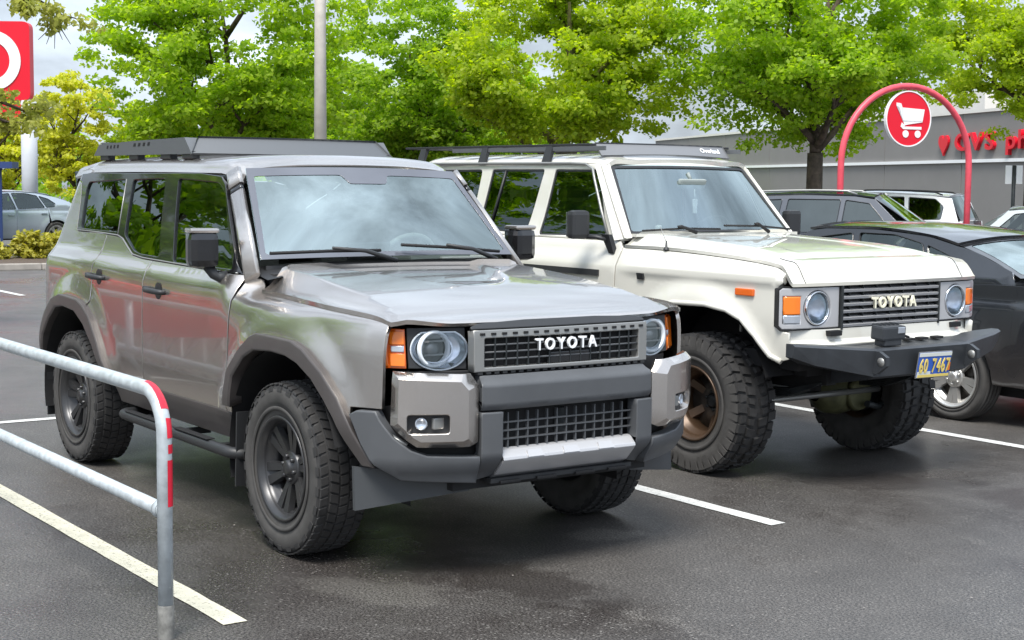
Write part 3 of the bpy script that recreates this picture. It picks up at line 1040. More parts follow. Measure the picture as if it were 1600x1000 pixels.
# wipers: arm and blade
for (p0, p1, piv, el) in (((-.570, -.735, 1.386), (-.556, -.10, 1.392), (-.50, -.02, 1.352), (-.545, -.40, 1.402)), ((-.580, .04, 1.418), (-.558, .66, 1.374), (-.50, .62, 1.345), (-.550, .30, 1.408))):
    w_ = empty('wiper', (0, 0, 0), 0, g_root)
    mb = MB().tube([Vector(p0) + Vector((.022, 0, .014)), (Vector(p0) + Vector(p1)) / 2 + Vector((.030, 0, .018)), Vector(p1) + Vector((.022, 0, .014))], .0085, 6)
    mb.build('wiper_blade', M['black'], w_)
    mb = MB().tube([piv, Vector(piv).lerp(Vector(el), .5) + Vector((.025, 0, .03)), Vector(el) + Vector((.035, 0, .022))], [.014, .011, .008], 6)
    mb.build('wiper_arm', M['dark_plastic'], w_)

# hood
def hood_xf(y): return ip(abs(y), [(0, .905), (.3, .898), (.50, .878), (.66, .845), (.78, .805), (.84, .775)])
def hood(u, v):
    w = (v - .5) * 2
    x0 = -.455 + .0 * w
    aw = abs(w)
    # across
    xs = -.455 + u * (hood_xf(.8 * aw) + .455)
    xq = min(xs, .80)
    ys = g_side(xq, zseam(xq)) - max(0, xs - .80) * .8
    ys += .001
    y = aw * ys
    if xs < -.455 + .2 * aw ** 3: pass
    zs = zseam(min(xs, .80))
    zc = ip(xs, [(-.5, 1.330), (-.1, 1.303), (.25, 1.268), (.55, 1.222), (.70, 1.188), (.77, 1.168), (.84, 1.156), (.92, 1.149)])
    yc = ip(xs, [(-.5, .690), (0, .705), (.4, .722), (.65, .745), (.82, .775)])
    yc = min(yc, ys - .03)
    if y <= yc:
        z = zc + .012 * (1 - (y / yc) ** 2)
        rw = ip(xs, [(-.5, .46), (-.2, .36), (.1, .24), (.30, .10)])
        z -= .015 * (1 - sst(rw - .045, rw + .035, y)) * sst(.34, .10, xs)
    else:
        t = (y - yc) / (ys - yc)
        z = zs + .001 + (zc - zs) * (1 - t) ** 1.75
    # nose roll
    d = hood_xf(y) - xs
    z -= .024 * (1 - .75 * sst(.55, .76, y)) * (1 - min(1, max(0, d) / .06)) ** 2
    return (xs, math.copysign(y, w) if w else 0.0, z)
grid('hood', hood, 46, 64, GP, g_root, flip=True, thick=.02)

# ---- front end: plan curve, |y| -> x
gXF = [(0, 1.000), (.38, .995), (.484, .980), (.60, .944), (.70, .900), (.78, .850), (.83, .800), (.87, .735), (.905, .66), (.94, .58), (.965, .50)]
_pl = [(0.0, 1.0, 0.0)]
for i in range(1, 400):
    t = i / 399
    if t < .72: y = .83 * t / .72; x = ip(y, gXF)
    else:
        y = .83 + (.965 - .83) * (t - .72) / .28; x = ip(y, gXF)
    l = _pl[-1]
    _pl.append((l[0] + math.hypot(x - l[1], y - l[2]), x, y))
_pu = np.array([p[0] for p in _pl]); _px = np.array([p[1] for p in _pl]); _py = np.array([p[2] for p in _pl])
def UY(y): return float(np.interp(y, _py, _pu))
def front(u, v, off=0.0, rake=0.0):
    a = abs(u)
    x = float(np.interp(a, _pu, _px)); y = float(np.interp(a, _pu, _py))
    e = .004
    tx = float(np.interp(a + e, _pu, _px) - np.interp(a - e, _pu, _px)); ty = float(np.interp(a + e, _pu, _py) - np.interp(a - e, _pu, _py))
    l = math.hypot(tx, ty) or 1
    nx, ny = ty / l, -tx / l
    return (x + nx * off - rake * max(0, v - .9), math.copysign(y + ny * off, u) if u else 0.0, v)
def UP(pts): return [(UY(abs(y)) * (1 if y >= 0 else -1), z) for y, z in pts]
def mir(p): return [(-a, b) for a, b in p][::-1]

# backing so nothing shows through the front
panel('front_panel', UP([(-.93, .50), (.93, .50), (.93, .76), (.82, .80), (.82, .945), (-.82, .945), (-.82, .80), (-.93, .76)]), lambda u, v: front(u, v, -.085), M['black'], g_root, res=.08, depth=.01)
# centre bumper bar with a bright upper chamfer
def bar(u, v): return front(u, v, .016 - .05 * sst(.888, .925, v) ** 1.2 - .02 * sst(.80, .765, v))
panel('bumper_bar', UP([(-.478, .772), (.478, .772), (.478, .90), (.470, .925), (-.470, .925), (-.478, .90)]), bar, M['clad'], g_root, res=.022, bev=.006, depth=.06)
for s in (-1, 1):
    mm = (lambda p: p) if s > 0 else mir
    # lower columns
    panel('bumper_column', mm(UP([(.378, .47), (.480, .452), (.480, .768), (.378, .768)])), lambda u, v: front(u, v, .020 - .10 * sst(.58, .44, v)), M['clad'], g_root, res=.03, bev=.007, depth=.07)
    # corner of the bumper, round to the flare
    cor = mm(UP([(.484, .452), (.486, .578), (.70, .588), (.76, .612), (.815, .665), (.850, .735), (.862, .775), (.905, .772), (.922, .752), (.897, .63), (.868, .535), (.80, .470)]))
    def corf(u, v): return front(u, v, .022 + .03 * (1 - sst(.50, .62, abs(v - .0) )) * 0 - .05 * sst(.56, .45, v))
    panel('bumper_corner', cor, corf, M['clad'], g_root, res=.035, bev=.008, depth=.06)
    # body colour pod
    pod = mm(UP([(.488, .640), (.488, .890), (.525, .944), (.82, .957), (.826, .72), (.775, .655), (.74, .625), (.53, .622)]))
    pin = [(.545, .665), (.545, .875), (.575, .912), (.795, .925), (.798, .735), (.750, .672), (.725, .655), (.565, .655)]
    pinu = mm(UP(pin))
    cx_, cz_ = sum(p[0] for p in pod) / len(pod), sum(p[1] for p in pod) / len(pod)
    def podf(u, v, pinu=pinu, s=s):
        # distance outside the flat face
        a = np.array(pinu); b = np.roll(a, -1, 0)
        if inside((u, v), pinu): d = 0.0
        else:
            e = b - a; w = np.array((u, v)) - a
            t = np.clip((w * e).sum(1) / (e * e).sum(1), 0, 1)
            d = float(np.sqrt(((w - e * t[:, None]) ** 2).sum(1)).min())
        return front(u, v, .052 - .85 * d)
    fogh = mm(UP(rnd([(.620, .690), (.772, .690), (.772, .772), (.620, .772)], .014) if True else []))
    pd_ = panel('bumper_pod', pod, podf, GP, g_root, holes=[fogh], res=.04, bev=.003, depth=.045, creases=[pinu], sharp=R(14))
    # fog lamp in its recess
    fg = empty('fog_light', (0, 0, 0), 0, g_root)
    panel('fog_bezel', mm(UP([(.614, .684), (.778, .684), (.778, .778), (.614, .778)])), lambda u, v: front(u, v, .012), M['dark_plastic'], fg, res=.04, bev=.002, depth=.01)
    p = Vector(front(s * UY(.725), .731, .02)); q = Vector(front(s * UY(.725), .731, .045)); d = (q - p).normalized()
    mb = MB()
    rm = rot_to(d)
    mb.lathe([(.0, .026), (.010, .027), (.012, .022), (.006, .018), (.004, .0005)], 24, axis='z')
    mb.v = [tuple(p + rm @ Vector(w)) for w in mb.v]
    mb.build('fog_lens', M['lens'], fg)
    mb = MB()
    mb.box(Vector(front(s * UY(.662), .731, .018)), (.02, .055, .05), bev=.006)
    mb.build('fog_insert', M['satin_grey'], fg)
    # slots beside the pod
    mb = MB()
    for (a0, z0, a1, z1) in ((.872, .742, .842, .690), (.826, .668, .775, .632)):
        A, B = Vector(front(s * UY(a0), z0, -.005)), Vector(front(s * UY(a1), z1, -.005))
        mb.tube([A, B], .012, 6)
    A, B = Vector(front(s * UY(.868), .745, .02)), Vector(front(s * UY(.835), .70, .02))
    mb.build('bumper_slot', M['satin_grey'], g_root)
    # headlight: dark square housing, ring, inner lens, amber corner lamp
    hl = empty('headlight', (0, 0, 0), 0, g_root)
    def hp(y, z, off=0.0):      # plane of the lamp unit
        x = .868 - (y - .47) * .27 - .06 * sst(.72, .84, y) - (z - 1.04) * .10
        return Vector((x + off, s * y, z))
    def hsurf(off): return lambda u, v: tuple(hp(abs(u), v, off))
    sq = [(s * y, z) for y, z in [(.482, .948), (.738, .958), (.738, 1.134), (.482, 1.132)]]
    cy_, cz_ = .603, 1.040
    circ = [(s * (cy_ + .128 * math.cos(a)), min(1.1165, cz_ + .094 * math.sin(a))) for a in np.linspace(0, 2 * math.pi, 40, endpoint=False)]
    panel('lamp_housing', sq, hsurf(0), M['dark_plastic'], hl, holes=[circ], res=.04, bev=.004, depth=.05)
    circ2 = [(s * (cy_ + .120 * math.cos(a)), min(1.110, cz_ + .088 * math.sin(a))) for a in np.linspace(0, 2 * math.pi, 40, endpoint=False)]
    panel('lamp_ring', circ, hsurf(.006), M['lamp_white'], hl, holes=[circ2], res=.03, bev=.002, depth=.03)
    # bowl
    def bowl(u, v):
        a = u * 2 * math.pi
        k = [(0, 1.0, 0), (.3, .93, -.020), (.65, .74, -.032), (.78, .70, -.012), (1, .66, -.012)]
        rr_ = lin(v, [(q[0], q[1]) for q in k]); dd = lin(v, [(q[0], q[2]) for q in k])
        return tuple(hp(cy_ + .120 * rr_ * math.cos(a) + .016 * v, min(1.110, cz_ + .088 * rr_ * math.sin(a)), dd))
    grid('lamp_bowl', bowl, 40, 10, M['lens'], hl, flip=(s > 0))
    c0 = hp(cy_ + .017, cz_, -.004)
    mb = MB()
    mb.lathe([(-.012, .082), (.006, .082), (.010, .078), (.010, .070), (.0, .066), (-.012, .064)], 40, axis='x')
    mb.v = [tuple(c0 + Vector(q)) for q in mb.v]
    mb.build('daytime_ring', M['lamp_white'], hl)
    mb = MB()
    mb.lathe([(-.030, .066), (-.030, .036), (-.018, .034), (-.010, .026), (-.006, .012), (-.005, .0005)], 32, axis='x')
    mb.box((-.012, .0, .034), (.03, .11, .008)); mb.box((-.016, s * .0, -.026), (.03, .10, .008)); mb.box((-.014, .0, .055), (.02, .07, .02))
    mb.v = [tuple(c0 + Vector(q)) for q in mb.v]
    mb.build('projector', M['satin_grey'], hl)
    cir3 = [(s * (cy_ + .127 * math.cos(a)), min(1.115, cz_ + .093 * math.sin(a))) for a in np.linspace(0, 2 * math.pi, 40, endpoint=False)]
    panel('lamp_cover', cir3, hsurf(.010), M['lamp_glass'], hl, res=.05, bev=.001, depth=.002)
    am = panel('corner_lamp', [(s * y, z) for y, z in [(.744, .958), (.805, .958), (.840, .955), (.843, 1.126), (.805, 1.130), (.744, 1.128)]], hsurf(-.002), M['amber_deep'], hl, res=.02, bev=.004, depth=.04)
    for (y0, y1, z0, z1, mm_) in ((.752, .800, 1.062, 1.118, 'amber'), (.752, .800, .968, 1.022, 'amber'), (.754, .796, 1.030, 1.056, 'lens'), (.808, .838, .968, 1.116, 'amber')):
        panel('lamp_block', [(s * y0, z0), (s * y1, z0), (s * y1, z1), (s * y0, z1)], hsurf(.009), M[mm_], hl, res=.03, bev=.003, depth=.012)
    # air deflector ahead of the tyre
    mb = MB()
    mb.hexa([(.87, s * .46, .465), (.64, s * .915, .52), (.65, s * .915, .325), (.87, s * .46, .405), (.85, s * .46, .465), (.62, s * .915, .52), (.63, s * .915, .325), (.85, s * .46, .405)])
    mb.build('air_deflector', M['flap'], g_root)

# black lip above the grille
def lipf(u, v):
    y = u
    t = (v - 1.128) / .046
    return (.943 - .045 * max(0, t) - .02 * (y / .5) ** 2, y, v)
panel('hood_lip', [(-.492, 1.128), (.492, 1.128), (.488, 1.140), (.44, 1.152), (.2, 1.161), (-.2, 1.161), (-.44, 1.152), (-.488, 1.140)], lipf, M['dark_plastic'], g_root, res=.03, bev=.004, depth=.015)
# grille
gr = empty('grille', (0, 0, 0), 0, g_root)
def gf(off): return lambda u, v: (.962 - .018 * (u / .49) ** 2 + off - .12 * max(0, v - 1.088), u, v)
panel('grille_frame', [(-.49, .940), (.49, .940), (.49, 1.124), (-.49, 1.124)], gf(.0), M['satin_grey'], gr, holes=[rnd([(-.437, .958), (.437, .958), (.437, 1.088), (-.437, 1.088)], .008)], res=.04, bev=.005, depth=.055)
panel('grille_backing', [(-.44, .95), (.44, .95), (.44, 1.10), (-.44, 1.10)], gf(-.05), M['black'], gr, res=.1, depth=.004)
for k in range(17):
    y = -.448 + k * .056
    mb = MB().box((.962 - .018 * (y / .49) ** 2 - .12 * .018, y, 1.106), (.010, .024, .011), bev=.001)
    mb.build('frame_slot', M['black'], gr)
for k in range(1, 15):
    y = -.437 + k * .874 / 15
    mb = MB().box((.945 - .018 * (y / .49) ** 2, y, 1.023), (.018, .007, .132), bev=.001)
    mb.build('grille_bar', M['steel_dark'], gr)
for z in (.992, 1.024, 1.056):
    mb = MB().tube([(.949 - .018 * (y / .49) ** 2, y, z) for y in np.linspace(-.437, .437, 9)], .0045, 6)
    mb.build('grille_bar', M['clad'], gr)
mb = MB().box((.945, .03, .985), (.012, .22, .048), bev=.003)
mb.build('sensor_cover', M['gloss_black'], gr)
mb = MB()
for k in range(22):
    mb.box((.935, -.46 + k * .0438, .934), (.03, .024, .010))
mb.build('lower_trim', M['dark_plastic'], gr)
letters('TOYOTA', 'badge_letter', lambda u, v: ((.962 - .018 * (u / .49) ** 2, u, 1.024), (0, 1, 0), (0, 0, 1), (1, 0, 0)), .345, .052, M['white_letters'], gr, ext=.006, bold=.018, gap=.20)
# lower intake mesh
lo = empty('lower_grille', (0, 0, 0), 0, g_root)
mb = MB().box((.90, 0, .68), (.01, .77, .17)); mb.build('intake_backing', M['black'], lo)
mb = MB().box((.925, 0, .695), (.02, .06, .11), bev=.004); mb.build('intake_post', M['steel_dark'], lo)
for k in range(1, 14):
    mb = MB().box((.962, -.378 + k * .756 / 14, .68), (.016, .0065, .155)); mb.build('mesh_bar', M['clad'], lo)
for z in (.640, .677, .714):
    mb = MB().box((.966, 0, z), (.012, .756, .0065)); mb.build('mesh_bar', M['clad'], lo)
# silver skid panel under the intake
def skid(u, v):
    z = lin(v, [(0, .445), (.25, .478), (.55, .535), (.62, .553), (.70, .565), (.92, .594), (1, .600)])
    x = lin(v, [(0, .88), (.25, .945), (.55, .998), (.62, 1.012), (.70, 1.008), (.92, .975), (1, .955)])
    yw = .374 + .045 * (1 - v) * 0
    return (x, (u - .5) * 2 * yw, z)
sk = grid('skid_panel', skid, 8, 40, M['silver'], g_root, thick=.02)
for y in (-.20, .0, .20):
    mb = MB().hexa([(1.012, y - .045, .556), (1.012, y + .045, .556), (.992, y + .038, .582), (.992, y - .038, .582), (1.019, y - .045, .558), (1.019, y + .045, .558), (.998, y + .038, .586), (.998, y - .038, .586)])
    mb.build('skid_notch', M['silver'], sk)
mb = MB().box((.90, 0, .452), (.10, .80, .02)); mb.build('skid_lip', M['dark_plastic'], sk)
for y in (-.30, -.10, .12, .31):
    mb = MB().box((.938, y, .444), (.05, .11, .014), bev=.004); mb.build('skid_cutout', M['black'], sk)
# undertray, floor and wheel housings
mb = MB()
mb.box((-1.4, 0, .52), (4.3, 1.30, .20))
mb.box((.62, 0, .46), (.5, 1.1, .10))
mb.box((.50, 0, .75), (.7, 1.10, .45))
mb.box((-1.4, .45, .40), (3.6, .10, .12)); mb.box((-1.4, -.45, .40), (3.6, .10, .12))
mb.box((0.05, 0, .36), (.14, 1.3, .10)); mb.box((-WB, 0, .41), (.14, 1.4, .14))
mb.box((-3.45, 0, .62), (.5, 1.6, .30))
mb.build('chassis', M['black'], g_root)
for cx in (0, -WB):
    for s in (-1, 1):
        mb = MB()
        v = []
        for k in range(17):
            a = math.pi * (k / 16 * .98 + .10)
            for y in (.60, .955):
                v.append((cx + .565 * math.cos(a), s * y, .42 + .555 * math.sin(a)))
        mb.add(v, [(2 * k, 2 * k + 2, 2 * k + 3, 2 * k + 1) for k in range(16)], True)
        mb.add([(cx + .6, s * .60, .3), (cx - .6, s * .60, .3), (cx - .6, s * .60, 1.0), (cx + .6, s * .60, 1.0)], [(0, 1, 2, 3)])
        mb.build('wheel_housing', M['black'], g_root)
# wheels
TR = .412
wp = wheel(g_root, (0, -.832, TR), TR, .262, .240, 'at', M['rim_grey'], 6, M['rubber'], dish=.03, twin=True, cap_m=M['rim_grey'])
wp.rotation_euler = (0, R(14), 0)
wheel(g_root, (-WB, -.832, TR), TR, 0, 0, '', None, 0, None, proto=wp)
wheel(g_root, (0, .832, TR), TR, 0, 0, '', None, 0, None, proto=wp, flip=True)
wheel(g_root, (-WB, .832, TR), TR, 0, 0, '', None, 0, None, proto=wp, flip=True)
# tailgate, rear window, lamps, rear bumper
mb = MB().box((-3.66, 0, 1.03), (.06, 1.42, .74), bev=.02); tg = mb.build('tailgate', GP, g_root)
mb = MB().box((-3.60, 0, 1.62), (.03, 1.30, .40), Matrix.Rotation(R(-14), 3, 'Y'), .01); mb.build('rear_window', M['privacy'], g_root)
for s in (-1, 1):
    mb = MB().box((-3.70, s * .74, 1.02), (.06, .12, .44), bev=.015); mb.build('tail_light', M['red_lens'], g_root)
mb = MB().box((-3.68, 0, .64), (.16, 1.66, .22), bev=.04); mb.build('rear_bumper', M['clad'], g_root)
# cabin
mb = MB()
mb.box((-2.0, 0, .66), (2.9, 1.56, .06)); mb.box((-2.2, .0, 1.862), (1.9, 1.15, .01)); mb.box((-.50, 0, .95), (.06, 1.5, .7))
mb.build('cabin_lining', M['fabric'], g_root)
mb = MB()
mb.hexa([(-.52, -.74, .9), (-.52, .74, .9), (-.58, .74, 1.335), (-.58, -.74, 1.335), (-1.05, -.74, .9), (-1.05, .74, .9), (-.98, .74, 1.30), (-.98, -.74, 1.30)])
db = mb.build('dashboard', M['dash'], g_root)
mb = MB().box((-.76, .36, 1.345), (.20, .40, .05), bev=.02); mb.build('instrument_hood', M['dash_light'], db)
MB().box((-.72, .52, 1.352), (.16, .34, .012), bev=.004).build('dash_reflection_panel', M['paper'], db)  # added pale panel, its colour stands in for the bright dash reflection behind the windscreen
mb = MB().box((-.80, -.02, 1.37), (.03, .26, .14), bev=.01); mb.build('screen', M['gloss_black'], db)
mb = MB()
sc_ = Vector((-1.06, .37, 1.30)); ax_ = Vector((-.9, 0, .45)).normalized(); rm = rot_to(ax_)
mb.tube([sc_ + rm @ Vector((.185 * math.cos(a), .185 * math.sin(a), 0)) for a in np.linspace(0, 2 * math.pi, 28, endpoint=False)], .016, 8, closed=True)
mb.tube([sc_ + rm @ Vector((-.17, 0, 0)), sc_ + rm @ Vector((.17, 0, 0))], .02, 6); mb.tube([sc_, sc_ - ax_ * .25], .04, 8)
mb.build('steering_wheel', M['dash_light'], g_root)
for x, ys in ((-1.50, (-.38, .38)), (-2.40, (-.42, 0, .42))):
    for y in ys:
        w_ = .50 if len(ys) == 2 else .40
        st = empty('seat', (x, y, 0), 0, g_root)
        MB().box((.10, 0, 1.00), (.52, w_, .16), bev=.05).build('seat_cushion', M['fabric_tan'], st)
        MB().box((-.20, 0, 1.27), (.14, w_, .58), Matrix.Rotation(R(-14), 3, 'Y'), .05).build('seat_back', M['fabric_tan'], st)
        MB().box((-.27, 0, 1.63), (.09, .26, .17), bev=.04).build('headrest', M['fabric_tan'], st)
# roof rack: side plates, cross slats, a broad wind deflector at its front
rk = empty('roof_rack', (0, 0, 0), 0, g_root)
for s in (-1, 1):
    mb = MB()
    ou = [(-3.27, 1.914), (-3.17, 1.984), (-2.6, 1.998), (-1.80, 2.006), (-1.70, 1.912)]
    mb.prism(ou, (0, s * .655, 0), (1, 0, 0), (0, 0, 1), (0, -s * .03, 0))
    mb.build('rack_side', M['rack'], rk)
    hx = [(-3.02 + .060 * k, 1.966 + .001 * k) for k in range(4)] + [(-2.56 + .075 * k, 1.974 + .001 * k) for k in range(4)]
    for k, (x, z) in enumerate(hx):
        w_ = .017 if k < 4 else .022
        mb = MB().hexa([(x - w_, s * .6565, z - .010), (x + w_ * .5, s * .6565, z - .010), (x + w_, s * .6565, z + .010), (x - w_ * .5, s * .6565, z + .010), (x - w_, s * .650, z - .010), (x + w_ * .5, s * .650, z - .010), (x + w_, s * .650, z + .010), (x - w_ * .5, s * .650, z + .010)])
        mb.build('rack_slot', M['black'], rk)
    for x in (-3.1, -2.6, -2.1, -1.78):
        MB().box((x, s * .625, 1.906), (.14, .05, .045), bev=.006).build('rack_foot', M['dark_plastic'], rk)
for k in range(7):
    x = -3.1 + k * .21
    MB().box((x, 0, 1.972), (.06, 1.25, .022), bev=.004).build('rack_slat', M['rack'], rk)
def defl(u, v):
    y = (u - .5) * 2 * (.655 - .075 * v)
    b = .10 * (abs(y) / .65) ** 2
    return (-1.60 - b - .10 * v, y, 1.908 + .098 * v)
grid('wind_deflector', defl, 20, 4, M['rack'], rk, flip=True, thick=.012)
for s in (-1, 1):
    MB().hexa([(-1.80, s * .655, 2.006), (-1.70, s * .655, 1.912), (-1.70, s * .652, 1.911), (-1.80, s * .578, 2.005), (-1.83, s * .650, 2.005), (-1.74, s * .648, 1.902), (-1.74, s * .640, 1.902), (-1.83, s * .575, 2.005)]).build('deflector_corner', M['rack'], rk)
grid('rear_deflector', lambda u, v: (-3.26 + .08 * v, (.5 - u) * 1.26, 1.93 + .06 * v), 8, 2, M['rack'], rk, flip=True, thick=.012)
# ------------------------------------------------------------------ cream lifted classic wagon
w_root = empty('classic_suv', (-.533, 2.982, 0), R(1.03))
setp(w_root, 'cream lifted classic wagon with chunky mud tyres, bronze rims and a black steel bumper', 'car', 'off-road wagons parked nose out')
CP = M['cream_paint']
WR = .433
WWB = 2.73
wW = [(-3.7, .84), (-2.7, .865), (-1.5, .875), (-.6, .878), (0, .882), (.45, .880), (.62, .872), (.72, .855), (.80, .80)]
wP = [(.45, .09), (.62, .045), (.80, .012), (1.0, .0), (1.19, .002), (1.225, .004), (1.26, .016), (1.32, .045), (1.39, .075), (1.41, .090), (1.88, .205), (1.92, .215)]
wPf = [(.45, .09), (.62, .045), (.80, .012), (1.0, .0), (1.17, .006), (1.215, -.004), (1.24, -.002), (1.252, .022), (1.28, .045), (1.30, .062), (1.33, .10), (1.36, .20)]
def w_side(x, z):
    b = sst(-.78, -.50, x)
    y = ip(x, wW) - (ip(z, wP) * (1 - b) + ip(z, wPf) * b)
    for cx in (0.0, -WWB):
        r = math.hypot(x - cx, (z - .46) * 1.0)
        y += .040 * (1 - sst(.60, .76, r)) * sst(.4, .6, z) * (1 - .4 * sst(1.15, 1.25, z))
    t = x + 3.62
    if t < .16:
        t = max(0, t); y -= .16 - math.sqrt(max(0, .16 ** 2 - (.16 - t) ** 2))
    return y
warch = [(-.62, .64), (-.58, .78), (-.50, .90), (-.36, 1.00), (-.149, 1.045), (.135, 1.052), (.31, 1.03), (.425, .985), (.53, .895), (.63, .785), (.70, .755)]
rarch = [(x - WWB, z) for x, z in [(-.60, .62), (-.56, .78), (-.46, .92), (-.28, 1.01), (0, 1.03), (.28, 1.0), (.46, .90), (.56, .78), (.60, .62)]]
def wshoulder(x): return ip(x, [(-.8, 1.352), (-.3, 1.345), (.2, 1.328), (.60, 1.298), (.72, 1.255), (.78, 1.19)])
for s in (-1, 1):
    fl = s < 0
    S = side(s, w_side)
    poly = [(x, wshoulder(x) + .006) for x in (.70, .62, .45, .2, -.05, -.3, -.55, -.72)] + [(-.762, 1.36), (-.768, 1.24), (-.775, .9), (-.775, .62)] + warch + [(.745, .77), (.752, .925), (.690, .935), (.682, 1.19), (.715, 1.215)]
    panel('front_fender', poly, S, CP, w_root, res=.05, resv=.02, bev=.006, depth=.05, flip=not fl, gap=.002)
    fd = panel('front_door', [(-.778, .60), (-.778, .9), (-.772, 1.24), (-.765, 1.36), (-.80, 1.40), (-1.815, 1.398), (-1.825, 1.2), (-1.825, .60)], S, CP, w_root, res=.075, resv=.025, bev=.003, flip=not fl, gap=.004)
    rd = panel('rear_door', [(-1.832, .60), (-1.832, 1.2), (-1.822, 1.398), (-2.55, 1.398), (-2.56, 1.2), (-2.52, 1.03), (-2.40, .98), (-2.25, .90), (-2.16, .78), (-2.12, .60)], S, CP, w_root, res=.075, resv=.025, bev=.003, flip=not fl, gap=.004)
    panel('quarter_panel', [(-2.556, 1.398), (-2.566, 1.2), (-2.526, 1.03), (-2.45, 1.0)] + rarch[::-1][3:] + [(-3.55, .62), (-3.60, .8), (-3.60, 1.398)], S, CP, w_root, res=.06, resv=.025, bev=.003, flip=not fl, gap=.004)
    # cream side frame above the waist with the windows cut out
    h = [rnd([(-.985, 1.425), (-1.185, 1.845), (-1.225, 1.865), (-1.675, 1.868), (-1.725, 1.41)], .025),
         rnd([(-1.880, 1.41), (-1.800, 1.868), (-2.445, 1.868), (-2.50, 1.43)], .025),
         rnd([(-2.60, 1.43), (-2.575, 1.868), (-3.40, 1.86), (-3.44, 1.44)], .04)]
    panel('window_frame', [(-.80, 1.402), (-1.125, 1.885), (-1.20, 1.905), (-3.52, 1.905), (-3.60, 1.40)], S, CP, w_root, holes=h, res=.09, bev=.007, depth=.03, flip=not fl)
    for i, q in enumerate(h):
        if area(q) < 0: q = q[::-1]
        o_ = [(p[0] + n[0] * .004, p[1] + n[1] * .004) for p, n in zip(q, vnorms(q))]
        i_ = [(p[0] - n[0] * .013, p[1] - n[1] * .013) for p, n in zip(q, vnorms(q))]
        panel('window_seal', o_, S, M['dark_plastic'], w_root, holes=[i_], res=.12, bev=.003, depth=.01, flip=not fl, off=-.010)
        panel('side_window', i_, S, M['window'] if i == 0 else M['privacy'], w_root, res=.12, bev=.001, depth=.003, flip=not fl, off=-.016)
    mb = MB().tube([(x, s * (w_side(x, z) - .012), z) for x, z in [(-2.345, 1.425), (-2.32, 1.65), (-2.28, 1.868)]], .009, 6)
    mb.build('window_divider', M['dark_plastic'], w_root)
    # roof gutter
    mb = MB().tube([(x, s * y, z) for x, y, z in [(-3.60, .66, 1.885), (-3.3, .672, 1.912), (-1.5, .678, 1.908), (-1.32, .682, 1.902), (-1.225, .700, 1.868), (-1.19, .712, 1.80), (-1.06, .757, 1.60), (-.925, .800, 1.41)]], .010, 6)
    mb.build('roof_gutter', M['satin_grey'], w_root)
    # black side moulding
    mb = MB()
    for x0, x1 in ((-.535, -.475), (-1.81, -.93), (-2.54, -1.85)):
        A = [(x0, 1.165), (x1, 1.165), (x1, 1.205), (x0, 1.205)]
        mb.hexa([(x, s * (w_side(x, z) + .014), z) for x, z in A] + [(x, s * (w_side(x, z) - .002), z) for x, z in A])
        mb_ = mb.build('side_moulding', M['dark_plastic'], w_root); mb = MB()
    # arch lip: raised rim following the opening
    for name_, pts in (('arch_lip', warch), ('arch_lip', rarch)):
        mb = MB().tube([(x, s * (w_side(x, z) + .004), z) for x, z in opend(pts, .05)], .016, 8)
        mb.build(name_, CP, w_root)
    # wheel housing
    mb = MB()
    for cx in (0, -WWB):
        v = []
        for k in range(17):
            a = math.pi * (k / 16 * .86 + .10)
            for y in (.45, .84):
                v.append((cx + .60 * math.cos(a), s * y, .47 + .585 * math.sin(a)))
        mb = MB(); mb.add(v, [(2 * k, 2 * k + 2, 2 * k + 3, 2 * k + 1) for k in range(16)], True)
        mb.add([(cx + .65, s * .45, .55), (cx - .65, s * .45, .55), (cx - .65, s * .45, 1.05), (cx + .65, s * .45, 1.05)], [(0, 1, 2, 3)])
        mb.build('wheel_housing', M['black'], w_root)
    mb = MB().box((.26, s * .74, .93), (.012, .012, .08)); mb.build('brake_line', M['satin_grey'], w_root)
    # amber side marker
    y = w_side(.425, 1.145)
    MB().box((.425, s * (y + .004), 1.143), (.150, .022, .042), bev=.006).build('side_marker', M['amber_deep'], w_root)
    # mirror
    mr = empty('side_mirror', (-1.0, s * 1.00, 1.50), 0, w_root)
    MB().box((0, 0, 0), (.080, .145, .188), Matrix.Rotation(s * R(6), 3, 'Z'), .030).build('mirror_housing', M['dark_plastic'], mr)
    MB().box((-.044, 0, 0), (.006, .120, .160), Matrix.Rotation(s * R(6), 3, 'Z'), .002).build('mirror_glass', M['mirror'], mr)
    mb = MB()
    mb.tube([(.02, s * -.05, -.08), (.08, s * -.09, -.08), (.14, s * -.13, -.095)], .014, 8)
    mb.hexa([(.10, s * -.11, -.06), (.18, s * -.11, -.06), (.18, s * -.14, -.06), (.10, s * -.14, -.06), (.13, s * -.155, -.185), (.18, s * -.155, -.185), (.18, s * -.195, -.185), (.13, s * -.195, -.185)])
    mb.build('mirror_arm', M['dark_plastic'], mr)
    # front lamps: bright bezel, square amber signal with clear base, round lamp
    hl = empty('headlight', (0, 0, 0), 0, w_root)
    def hp(y, z, off=0.0): return (.775 - .14 * max(0, y - .45) ** 1.5 - .35 * max(0, y - .80) + off, s * y, z)
    def hs(off): return lambda u, v: hp(abs(u), v, off)
    ci = [(s * (.625 + .105 * math.cos(a)), 1.062 + .105 * math.sin(a)) for a in np.linspace(0, 2 * math.pi, 36, endpoint=False)]
    am = [(s * y, z) for y, z in [(.752, .975), (.862, .975), (.862, 1.135), (.752, 1.135)]]
    panel('lamp_bezel', [(s * y, z) for y, z in [(.452, .945), (.865, .945), (.882, .965), (.882, 1.170), (.865, 1.182), (.452, 1.182)]], hs(0), M['silver'], hl, holes=[ci, am], res=.035, bev=.006, depth=.05)
